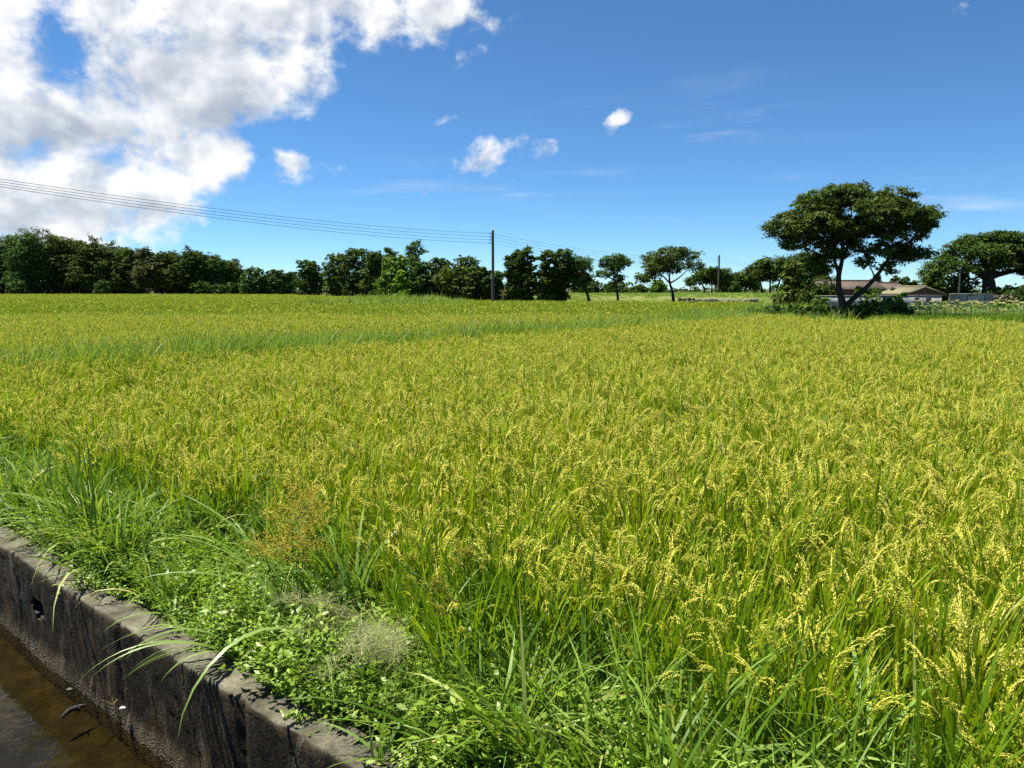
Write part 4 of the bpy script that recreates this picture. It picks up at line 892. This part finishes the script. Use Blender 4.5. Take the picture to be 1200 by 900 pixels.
mb = MB(); nx, ny = 60, 14; ysr = np.array([80, 82, 84, 86, 88, 90, 93, 96, 100, 106, 114, 125, 140, 170]); zsr = np.array([0, 0.1, 0.25, 0.5, 0.55, 0.58, 0.85, 1.0, 1.02, 1.03, 1.03, 1.02, 1.0, 0.9])
V = []
for i in range(nx):
    for j in range(ny):
        px = np.interp(i, [0, nx - 1], [592, 915]); fade = min(1, i / 4, (nx - 1 - i) / 6)
        V.append(((px - 600) / F * ysr[j], ysr[j] + rng.normal(0, 0.2), GROUND + 0.006 + zsr[j] * fade + rng.normal(0, 0.03)))
mb.add(V, [[i * ny + j, (i + 1) * ny + j, (i + 1) * ny + j + 1, i * ny + j + 1] for i in range(nx - 1) for j in range(ny - 1)])
tag(mb.build("terrace", M['terrace'], smooth=True), "raised grassy terrace behind the open crowned trees", kind='structure')
tt = [proto("terrace_tuft", tuft(60, 0.15, 0.4, 0.02, 0.04, 0.35, 0.2, 1.4, 0.5), [M['levee_grass']]) for _ in range(3)]
n = 2600; px = rng.uniform(600, 905, n); yy = rng.uniform(82, 125, n); k = ~((yy > 86.5) & (yy < 91.5) & (px > 690)); px, yy = px[k], yy[k]; x = (px - 600) / F * yy
zz = GROUND + np.interp(yy, ysr, zsr) - 0.03; rot, scl, idx, tint = standard(x, yy, 0.5, 1.0, 0.1, 3, 0.25)
scatter("terrace_grass", tt, np.stack([x, yy, zz], -1), rot, scl, idx, tint, "short dry grass covering the raised terrace", "grass")
# rubble below the terrace
mb = MB()
for k in range(90):
    px = rng.uniform(795, 885) if k < 110 else rng.uniform(660, 790); D = 79.5 + rng.normal(0, 0.6); c = np.array([(px - 600) / F * D, D, GROUND + 0.45 + rng.uniform(-0.1, 0.25)]); s = rng.uniform(0.1, 0.3)
    grains(mb, c[None], rng.normal(size=(1, 3)) * [1, 1, 0.3], s * 2.4, s, sides=5)
tag(mb.build("rubble", M['stone']), "grey broken stones heaped along the foot of the terrace", "rubble", kind='stuff')
# leaning dead post left of the dark clump
o = empty("leaning_post", P3(588, 351, 76) * [1, 1, 0] + [0, 0, GROUND], "pale leaning dead post between the utility pole and dark clump", "post"); mb = MB()
tube(mb, curve([(0, 0, 0), (0.12, 0, 0.9), (0.34, 0, 1.9)], 6), np.linspace(0.09, 0.05, 7), 7); mb.build("shaft", M['wood'], o)
m2 = MB(); tube(m2, [(0.15, 0, 1.0), (-0.1, 0, 1.2), (-0.3, 0, 1.15)], [0.03, 0.025, 0.015], 5); m2.build("branch", M['wood'], o)

# ------------------------------------------------------------------ poles and wires
def pole(label, px, top, D, r, brackets, group="utility poles", gz=GROUND):
    t = P3(px, top, D); b = np.array([t[0], D, gz]); h = t[2] - gz; o = empty("utility_pole", b, label, "utility pole", group)
    mb = MB(); tube(mb, [(0, 0, -0.3), (0, 0, h * 0.5), (0, 0, h)], [r * 1.25, r * 1.1, r * 0.9], 14); mb.build("shaft", M['pole'], o, smooth=True)
    c = MB(); tube(c, [(0, 0, h), (0, 0, h + 0.06)], [r * 0.95, r * 0.6], 12); c.build("cap", M['metal'], o)
    for z in brackets:
        k = MB(); box(k, (-r - 0.16, -0.03, h - z - 0.03), (-r * 0.5, 0.03, h - z + 0.03)); k = k.build("bracket", M['metal'], o)
        i = MB(); tube(i, [(-r - 0.15, 0, h - z - 0.10), (-r - 0.15, 0, h - z), (-r - 0.15, 0, h - z + 0.10)], [0.035, 0.055, 0.035], 8); i.build("insulator", M['porcelain'], k)
    return b, h
zb = [0.28, 0.58, 0.88, 1.18]
pb, ph_ = pole("tall grey concrete utility pole at the paddy edge before the trees", 577.5, 270, 74, 0.125, zb)
qb, qh = pole("thin far utility pole among the umbrella shaped trees", 843, 299, 131, 0.14, zb, gz=0.4)
pole("thin pale pole standing between the sheds and the banyan", 1126, 314, 88, 0.09, [0.1])
for k, z in enumerate(zb):
    lb = ["topmost of the four overhead wires on the grey utility pole", "second highest of the four overhead wires", "third highest of the four overhead wires, above the lowest", "lowest of the four overhead wires on the grey utility pole"][k]
    A = np.array([pb[0] - 0.25, pb[1], pb[2] + ph_ - z]); Lp = np.array([-31.5, 27.5, 7.55 - z * 0.13]); Bq = np.array([qb[0] - 0.3, qb[1], qb[2] + qh - z])
    Cq = Bq + (Bq - A) * 1.2; Cq[2] = Bq[2] + 1.0
    mb = MB(); t = np.linspace(0, 1, 41)[:, None]
    for a, b, sag, r in ((A, Lp, 0.72 + 0.03 * k, 0.012), (A, Bq, 0.9, 0.009), (Bq, Cq, 0.9, 0.007)):
        p = a + (b - a) * t; p[:, 2] -= (4 * sag * t * (1 - t))[:, 0]; tube(mb, p, r, 5)
    tag(mb.build("overhead_wire", M['wire']), lb, "wire", "overhead wires")

# ------------------------------------------------------------------ farmhouse, sheds, walls
def house(name, label, px0, px1, D, ridge_py, eave_py, depth, wallm, roofm, gz=GROUND, windows=(), gable_front=False, cat="house", over=0.35, group=None):
    a = P3(px0, eave_py, D); b = P3(px1, eave_py, D); w = b[0] - a[0]; ze = a[2] - gz; zr = P3(px0, ridge_py, D)[2] - gz
    o = empty(name, ((a[0] + b[0]) / 2, D, gz), label, cat, group); h = w / 2
    mb = MB()
    if not gable_front:
        V = [(-h, 0, 0), (h, 0, 0), (h, depth, 0), (-h, depth, 0), (-h, 0, ze), (h, 0, ze), (h, depth, ze), (-h, depth, ze), (-h, depth / 2, zr - 0.06), (h, depth / 2, zr - 0.06)]
        mb.add(V, [[0, 1, 5, 4], [2, 3, 7, 6]]); mb.add(V, [[1, 2, 6, 9, 5], [3, 0, 4, 8, 7]])
        rp = [[(-h - over, -over, ze - over * 0.3), (h + over, -over, ze - over * 0.3), (h + over, depth / 2, zr), (-h - over, depth / 2, zr)], [(h + over, depth + over, ze - over * 0.3), (-h - over, depth + over, ze - over * 0.3), (-h - over, depth / 2, zr), (h + over, depth / 2, zr)]]
    else:
        V = [(-h, 0, 0), (h, 0, 0), (h, depth, 0), (-h, depth, 0), (-h, 0, ze), (h, 0, ze), (h, depth, ze), (-h, depth, ze), (0, 0, zr - 0.06), (0, depth, zr - 0.06)]
        mb.add(V, [[1, 2, 6, 5], [3, 0, 4, 7]]); mb.add(V, [[0, 1, 5, 8, 4], [2, 3, 7, 9, 6]])
        rp = [[(-h - over, -over, ze - over * 0.25), (0, -over, zr), (0, depth + over, zr), (-h - over, depth + over, ze - over * 0.25)], [(h + over, -over, ze - over * 0.25), (h + over, depth + over, ze - over * 0.25), (0, depth + over, zr), (0, -over, zr)]]
    mb.build("wall", M[wallm], o)
    rm = MB()
    for q in rp:
        q = np.array(q); lo = q - [0, 0, 0.14]; rm.add(np.vstack([q, lo]), [[0, 1, 2, 3], [7, 6, 5, 4], [0, 4, 5, 1], [1, 5, 6, 2], [2, 6, 7, 3], [3, 7, 4, 0]])
    ro = rm.build("roof", M[roofm], o)
    rc = MB()
    if not gable_front: tube(rc, [(-h - over, depth / 2, zr + 0.04), (h + over, depth / 2, zr + 0.04)], 0.10, 8)
    else: tube(rc, [(0, -over, zr + 0.03), (0, depth + over, zr + 0.03)], 0.06, 8)
    rc.build("ridge", M[roofm], ro)
    for (fx, fz, ww, hh) in windows:
        f = MB(); x = fx * h; box(f, (x - ww / 2 - 0.06, -0.05, fz - 0.06), (x + ww / 2 + 0.06, 0.02, fz + hh + 0.06)); f = f.build("window", M['wood'], o)
        g = MB(); box(g, (x - ww / 2, -0.065, fz), (x + ww / 2, -0.04, fz + hh)); g.build("pane", M['dark_glass'], f)
    return o
house("farmhouse", "long low farmhouse with red brown tiled roof behind the big tree", 966, 1034, 88, 329, 337.5, 5.0, 'brickwall', 'tile', windows=[(-0.5, 0.7, 0.9, 0.8), (0.1, 0.7, 0.9, 0.8), (0.62, 0.7, 0.9, 0.8)])
house("farmhouse", "lower tiled wing at the end of the long farmhouse", 1035, 1060, 88.5, 331.5, 338.2, 4.4, 'brickwall', 'tile', windows=[(0.2, 0.7, 0.7, 0.7)])
house("shed", "small gabled shed with grey roof and brick red front", 1063, 1103, 74, 335.5, 343, 5.0, 'brickwall', 'straw', gable_front=True, cat="shed", windows=[(0.15, 0.4, 0.4, 0.7)])
def yard_wall(name, label, pts, h, mat, D, thick=0.18, holes=(), cat="wall", coping='grey_plaster', top_jit=0.02):
    a = P3(pts[0], 345, D); b = P3(pts[1], 345, D); w = b[0] - a[0]; o = empty(name, ((a[0] + b[0]) / 2, D, GROUND), label, cat, "low walls before the farmhouse")
    n = max(4, int(w / 0.5)); xs_ = np.linspace(-w / 2, w / 2, n); tops = h + rng.normal(0, top_jit, n); m = MB(); V = []
    for x, t in zip(xs_, tops): V += [(x, 0, 0), (x, 0, t), (x, thick, t), (x, thick, 0)]
    m.add(V, [[4 * i + j, 4 * i + 4 + j, 4 * i + 4 + (j + 1) % 4, 4 * i + (j + 1) % 4] for i in range(n - 1) for j in range(4)]); m.add(V[:4], [[0, 1, 2, 3]]); m.add(V[-4:], [[3, 2, 1, 0]])
    m.build("wall_panel", M[mat], o)
    c = MB(); box(c, (-w / 2 - 0.05, -0.04, h + 0.02), (w / 2 + 0.05, thick + 0.04, h + 0.09)); c.build("coping", M[coping], o)
    for x, z, ww, hh in holes:
        k = MB(); box(k, (x * w / 2 - ww / 2, -0.03, z), (x * w / 2 + ww / 2, 0.01, z + hh)); k.build("opening_shade", M['dark_glass'], o)  # dark slab on the wall face, painting the shade inside a gap
for px, top, hw, lb in ((968, 330, 12, "tall dark shrub hiding the near end of the tiled roof"), (958, 334.5, 12, "dark shrub under the eaves at the near end of the farmhouse"), (976, 335.5, 11, "second dark shrub against the farmhouse front"), (1010, 335.5, 9, "dark shrub seen through the fork of the big tree"), (1026, 337.5, 8, "small dark shrub before the end of the long farmhouse"), (1048, 337.5, 8, "dark shrub before the lower tiled wing")):
    bush_tree("shrub", lb, px, top, 78, hw, 'crown_dark', 1500, "shrubs before the farmhouse", "shrub", nc=7, L=0.26, W=0.13)
yard_wall("boundary_wall", "whitewashed low wall glimpsed behind the forked trunk", (953, 1022), 1.14, 'plaster', 66)
yard_wall("boundary_wall", "patched white wall with dark openings before the gabled shed", (1023, 1104), 1.18, 'plaster', 65, holes=[(-0.55, 0.85, 0.3, 0.16), (0.28, 0.85, 0.35, 0.2), (0.62, 0.72, 0.4, 0.3), (-0.2, 0.8, 0.5, 0.08)])
def pen():
    D = 68; a = P3(1114, 344, D)[0]; b = P3(1164, 344, D)[0]; w = b - a; o = empty("sheet_fence", ((a + b) / 2, D, GROUND), "grey green sheet metal pen fence under the banyan", "fence")
    for k in range(5):
        m = MB(); x0 = -w / 2 + w * k / 5 + 0.03; x1 = x0 + w / 5 - 0.06; n = 17; xs_ = np.linspace(x0, x1, n); V = []
        for i, x in enumerate(xs_): V += [(x, 0.03 * (i % 2), 0.1), (x, 0.03 * (i % 2), 1.25 + 0.06 * math.sin(k * 2))]
        m.add(V, [[2 * i, 2 * i + 2, 2 * i + 3, 2 * i + 1] for i in range(n - 1)]); m.build("panel", M['sheet' if k in (2, 3) else 'grey_plaster'], o)
    for k in range(6):
        m = MB(); x = -w / 2 + w * k / 5; tube(m, [(x, 0.1, 0), (x, 0.1, 1.35 + 0.1 * (k % 2))], 0.05, 7); m.build("post", M['wood'], o)
    m = MB(); box(m, (-w / 2, 0.07, 1.30), (w / 2, 0.13, 1.38)); m.build("rail", M['grey_plaster'], o)
pen()
bush_tree("straw_mound", "tan rounded straw mound beside the sheet metal fence", 1178, 346.5, 70, 13, 'straw', 1800, None, "mound", nc=8, L=0.3, W=0.1, low=0.0, trunks=2)

# tasselled crop rows in front of the white walls
def crop():
    mb = MB(); n = 9; z = np.linspace(0.2, 0.95, n); az = np.arange(n) * 2.6
    tube(mb, curve([(0, 0, 0), (0.02, 0, 0.6), (0, 0.01, 1.1)], 6), np.linspace(0.016, 0.008, 7), 5)
    blades(mb, np.stack([0 * z, 0 * z, z], -1), az, 0.5, rng.uniform(1.0, 1.9, n), rng.uniform(0.42, 0.6, n), 0.055, 6, 0.2)
    blades(mb, np.repeat([[0, 0.01, 1.02]], 12, 0), np.arange(12) * 0.55, 0.4, 0.9, 0.24, 0.05, 3, mat=1)
    return mb
cm = [crop().mesh("crop_plant", [M['pale_blade'], M['wisp']]) for _ in range(3)]
k = 0
for row, D in enumerate((38.6, 39.4, 40.2, 41.0)):
    for px in np.arange(1066, 1222, 5.6):
        px_ = px + rng.normal(0, 1.2); o = bpy.data.objects.new("crop_plant", cm[k % 3]); col.objects.link(o); k += 1
        o.location = ((px_ - 600) / F * D, D + rng.normal(0, 0.12), GROUND); o.rotation_euler = (rng.normal(0, 0.06), rng.normal(0, 0.06), rng.random() * 6.28); s = rng.uniform(0.62, 1.04); o.scale = (s, s, s)
        tag(o, "pale tasselled crop plant in the rows before the white walls", "crop plant", "tasselled crop rows")

# ------------------------------------------------------------------ light and sky
SUN_EL, SUN_AZ = 66.0, -68.0          # azimuth from straight ahead, negative = left
sd = Vector((math.sin(R(SUN_AZ)) * math.cos(R(SUN_EL)), math.cos(R(SUN_AZ)) * math.cos(R(SUN_EL)), math.sin(R(SUN_EL))))
sl = bpy.data.lights.new("sun", 'SUN'); sl.energy = 5.0; sl.angle = R(0.53); sl.color = (1.0, 0.95, 0.84)
so = bpy.data.objects.new("sun", sl); col.objects.link(so); so.rotation_euler = (-sd).to_track_quat('-Z', 'Y').to_euler(); so.location = (0, 0, 50)

w = bpy.data.worlds.new("World"); sc.world = w; w.use_nodes = True; nt = w.node_tree; nt.nodes.clear(); LK = nt.links
out = nt.nodes.new("ShaderNodeOutputWorld")
sky = nt.nodes.new("ShaderNodeTexSky"); sky.sky_type = 'NISHITA'; sky.sun_disc = False; sky.sun_elevation = R(SUN_EL); sky.sun_rotation = R(SUN_AZ)
sky.altitude = 3600; sky.air_density = 1.0; sky.dust_density = 0.45; sky.ozone_density = 10.0
bg = nt.nodes.new("ShaderNodeBackground"); bg.inputs[1].default_value = 0.071
hs = nt.nodes.new('ShaderNodeHueSaturation'); hs.inputs['Saturation'].default_value = 1.04; LK.new(sky.outputs[0], hs.inputs['Color']); LK.new(mixc(nt, 1.0, hs.outputs[0], (0.96, 1.08, 1.0), 'MULTIPLY'), bg.inputs[0])
tc = nt.nodes.new("ShaderNodeTexCoord"); sep = nt.nodes.new("ShaderNodeSeparateXYZ"); LK.new(tc.outputs['Generated'], sep.inputs[0])
X, Y, Z = sep.outputs
az = math_(nt, 'ARCTAN2', X, Y); el = math_(nt, 'ARCSINE', Z)
cv = nt.nodes.new("ShaderNodeCombineXYZ"); LK.new(az, cv.inputs[0]); LK.new(math_(nt, 'MULTIPLY', el, 1.25), cv.inputs[1])
warp = nt.nodes.new("ShaderNodeTexNoise"); warp.inputs['Scale'].default_value = 9; warp.inputs['Detail'].default_value = 5; LK.new(cv.outputs[0], warp.inputs['Vector'])
vm = nt.nodes.new("ShaderNodeVectorMath"); vm.operation = 'MULTIPLY_ADD'; LK.new(warp.outputs['Color'], vm.inputs[0]); vm.inputs[1].default_value = (0.10, 0.10, 0); LK.new(cv.outputs[0], vm.inputs[2])
ws = nt.nodes.new("ShaderNodeSeparateXYZ"); LK.new(vm.outputs[0], ws.inputs[0])
waz = math_(nt, 'SUBTRACT', ws.outputs[0], 0.05); wel = math_(nt, 'SUBTRACT', math_(nt, 'DIVIDE', ws.outputs[1], 1.25), 0.04)
def blob(px, py, rx, ry, amp, tilt=0.0):
    d = ray(px, py); a0 = math.atan2(d[0], d[1]); e0 = math.asin(d[2] / np.linalg.norm(d)); ca, sa = math.cos(R(tilt)), math.sin(R(tilt))
    dx = math_(nt, 'SUBTRACT', waz, a0); dy = math_(nt, 'SUBTRACT', wel, e0)
    ax = math_(nt, 'MULTIPLY_ADD', dx, ca * F / rx, math_(nt, 'MULTIPLY', dy, sa * F / rx)); ay = math_(nt, 'MULTIPLY_ADD', dy, ca * F / ry, math_(nt, 'MULTIPLY', dx, -sa * F / ry))
    r2 = math_(nt, 'MULTIPLY_ADD', ax, ax, math_(nt, 'MULTIPLY', ay, ay)); return math_(nt, 'MULTIPLY', math_(nt, 'EXPONENT', math_(nt, 'MULTIPLY', r2, -1.0)), amp)
def total(bl):
    s = None
    for b in bl:
        x = blob(*b); s = x if s is None else math_(nt, 'ADD', s, x)
    return s
big = total([(255, 40, 150, 95, 1.0), (140, 110, 150, 80, 0.9), (40, 170, 130, 85, 0.85), (140, 215, 95, 45, 0.6), (60, 255, 140, 40, 0.35), (335, 75, 75, 50, 0.7), (5, 20, 45, 60, 0.8), (350, -40, 200, 60, 0.8),
             (480, 2, 80, 36, 0.9), (-150, 120, 160, 160, 0.8), (-60, -150, 130, 100, 0.8), (300, -110, 200, 60, 0.5)])
small = total([(270, 182, 38, 18, 1.15), (358, 190, 26, 26, 1.3), (335, 222, 44, 14, 0.62), (405, 205, 18, 14, 0.75), (300, 160, 30, 12, 0.5), (565, 186, 46, 17, 0.95, 20), (640, 173, 24, 11, 0.7, 38), (733, 133, 26, 8, 0.66, 40), (480, 238, 20, 8, 0.75), (520, 142, 22, 10, 0.62), (455, 185, 40, 14, 0.5), (608, 205, 10, 6, 0.4), (745, 172, 10, 6, 0.3),
             (1160, 5, 50, 10, 0.35)])
gap = total([(415, 45, 22, 40, 0.45), (190, 45, 40, 18, 0.25), (110, 190, 50, 16, 0.25), (250, 110, 30, 14, 0.2), (70, 25, 36, 50, 0.85), (445, 75, 60, 22, 0.4), (315, 158, 70, 26, 0.85), (430, 170, 75, 70, 0.7), (310, 245, 70, 45, 0.6), (420, 110, 40, 40, 0.35)])
n1 = noise(nt, 12, 13, 0.57, cv.outputs[0], 0.15); n2 = noise(nt, 34, 11, 0.66, cv.outputs[0], 0.05)
nz = math_(nt, 'MULTIPLY_ADD', math_(nt, 'SUBTRACT', n1, 0.5), 2.3, math_(nt, 'MULTIPLY', math_(nt, 'SUBTRACT', n2, 0.5), 1.0))
def sstep(x, a, b):
    m = nt.nodes.new("ShaderNodeMapRange"); m.interpolation_type = 'SMOOTHSTEP'; m.inputs[1].default_value = a; m.inputs[2].default_value = b; LK.new(x, m.inputs[0]); return m.outputs[0]
base_ = math_(nt, 'SUBTRACT', math_(nt, 'ADD', math_(nt, 'MINIMUM', big, 1.05), small), gap)
dens = math_(nt, 'MULTIPLY_ADD', nz, sstep(base_, 0.0, 0.3), base_)
cover = sstep(dens, 0.32, 1.0)
# thin high streaks
mpv = nt.nodes.new("ShaderNodeMapping"); mpv.inputs['Scale'].default_value = (2.2, 16, 1); mpv.inputs['Rotation'].default_value = (0, 0, R(4)); LK.new(cv.outputs[0], mpv.inputs[0])
cir = sstep(noise(nt, 1.6, 7, 0.6, mpv.outputs[0], 0.4), 0.50, 0.85)
cirm = math_(nt, 'MULTIPLY', cir, total([(1150, 240, 160, 22, 0.55), (860, 150, 40, 10, 0.7), (700, 225, 300, 30, 0.5), (850, 130, 140, 30, 0.35), (520, 215, 160, 20, 0.4)]))
cover = math_(nt, 'MAXIMUM', cover, math_(nt, 'MULTIPLY', cirm, 0.9), clamp=True)
# thick parts go grey underneath: compare with the cloud a little nearer the sun
vm2 = nt.nodes.new("ShaderNodeVectorMath"); vm2.operation = 'ADD'; LK.new(cv.outputs[0], vm2.inputs[0]); vm2.inputs[1].default_value = (-0.012, 0.026, 0)
n1c = noise(nt, 12, 4, 0.5, cv.outputs[0], 0.15); n1b = noise(nt, 12, 4, 0.5, vm2.outputs[0], 0.15)
relief = math_(nt, 'SUBTRACT', n1c, n1b)
thick = sstep(math_(nt, 'MULTIPLY_ADD', big, 0.6, nz), 0.5, 1.25)
n3 = math_(nt, 'MULTIPLY_ADD', sstep(noise(nt, 6.5, 6, 0.55, cv.outputs[0]), 0.45, 0.68), 0.6, total([(240, 98, 75, 24, 0.9), (55, 140, 60, 26, 0.8), (30, 245, 120, 26, 0.5)]), clamp=True)
shade = math_(nt, 'MULTIPLY_ADD', relief, 3.8, math_(nt, 'MULTIPLY_ADD', math_(nt, 'MULTIPLY', thick, n3), -0.62, 0.80), clamp=True)
cc = ramp(nt, shade, [(0.0, (0.46, 0.51, 0.59)), (0.45, (0.66, 0.71, 0.77)), (0.8, (0.86, 0.89, 0.92)), (1.0, (1.0, 1.0, 1.0))])
bgc = nt.nodes.new("ShaderNodeBackground"); bgc.inputs[1].default_value = 0.49; LK.new(cc, bgc.inputs[0])
mxs = nt.nodes.new("ShaderNodeMixShader"); above = sstep(Z, 0.0, 0.03)
LK.new(math_(nt, 'MULTIPLY', math_(nt, 'MULTIPLY', cover, above), 0.97), mxs.inputs[0]); LK.new(bg.outputs[0], mxs.inputs[1]); LK.new(bgc.outputs[0], mxs.inputs[2]); LK.new(mxs.outputs[0], out.inputs[0])
try: w.cycles.sampling_method = 'MANUAL'; w.cycles.sample_map_resolution = 512
except Exception: pass

vs_ = sc.view_settings; vs_.view_transform = 'Standard'; vs_.look = 'None'; vs_.exposure = 1.10; vs_.gamma = 1.0; vs_.use_curve_mapping = False
cy = sc.cycles
cy.max_bounces = 4; cy.diffuse_bounces = 2; cy.glossy_bounces = 2; cy.transmission_bounces = 3; cy.transparent_max_bounces = 4; cy.caustics_reflective = False; cy.caustics_refractive = False
cy.sample_clamp_indirect = 4.0; cy.use_adaptive_sampling = True; cy.adaptive_threshold = 0.02
cy.use_denoising = False
sc.render.use_persistent_data = False
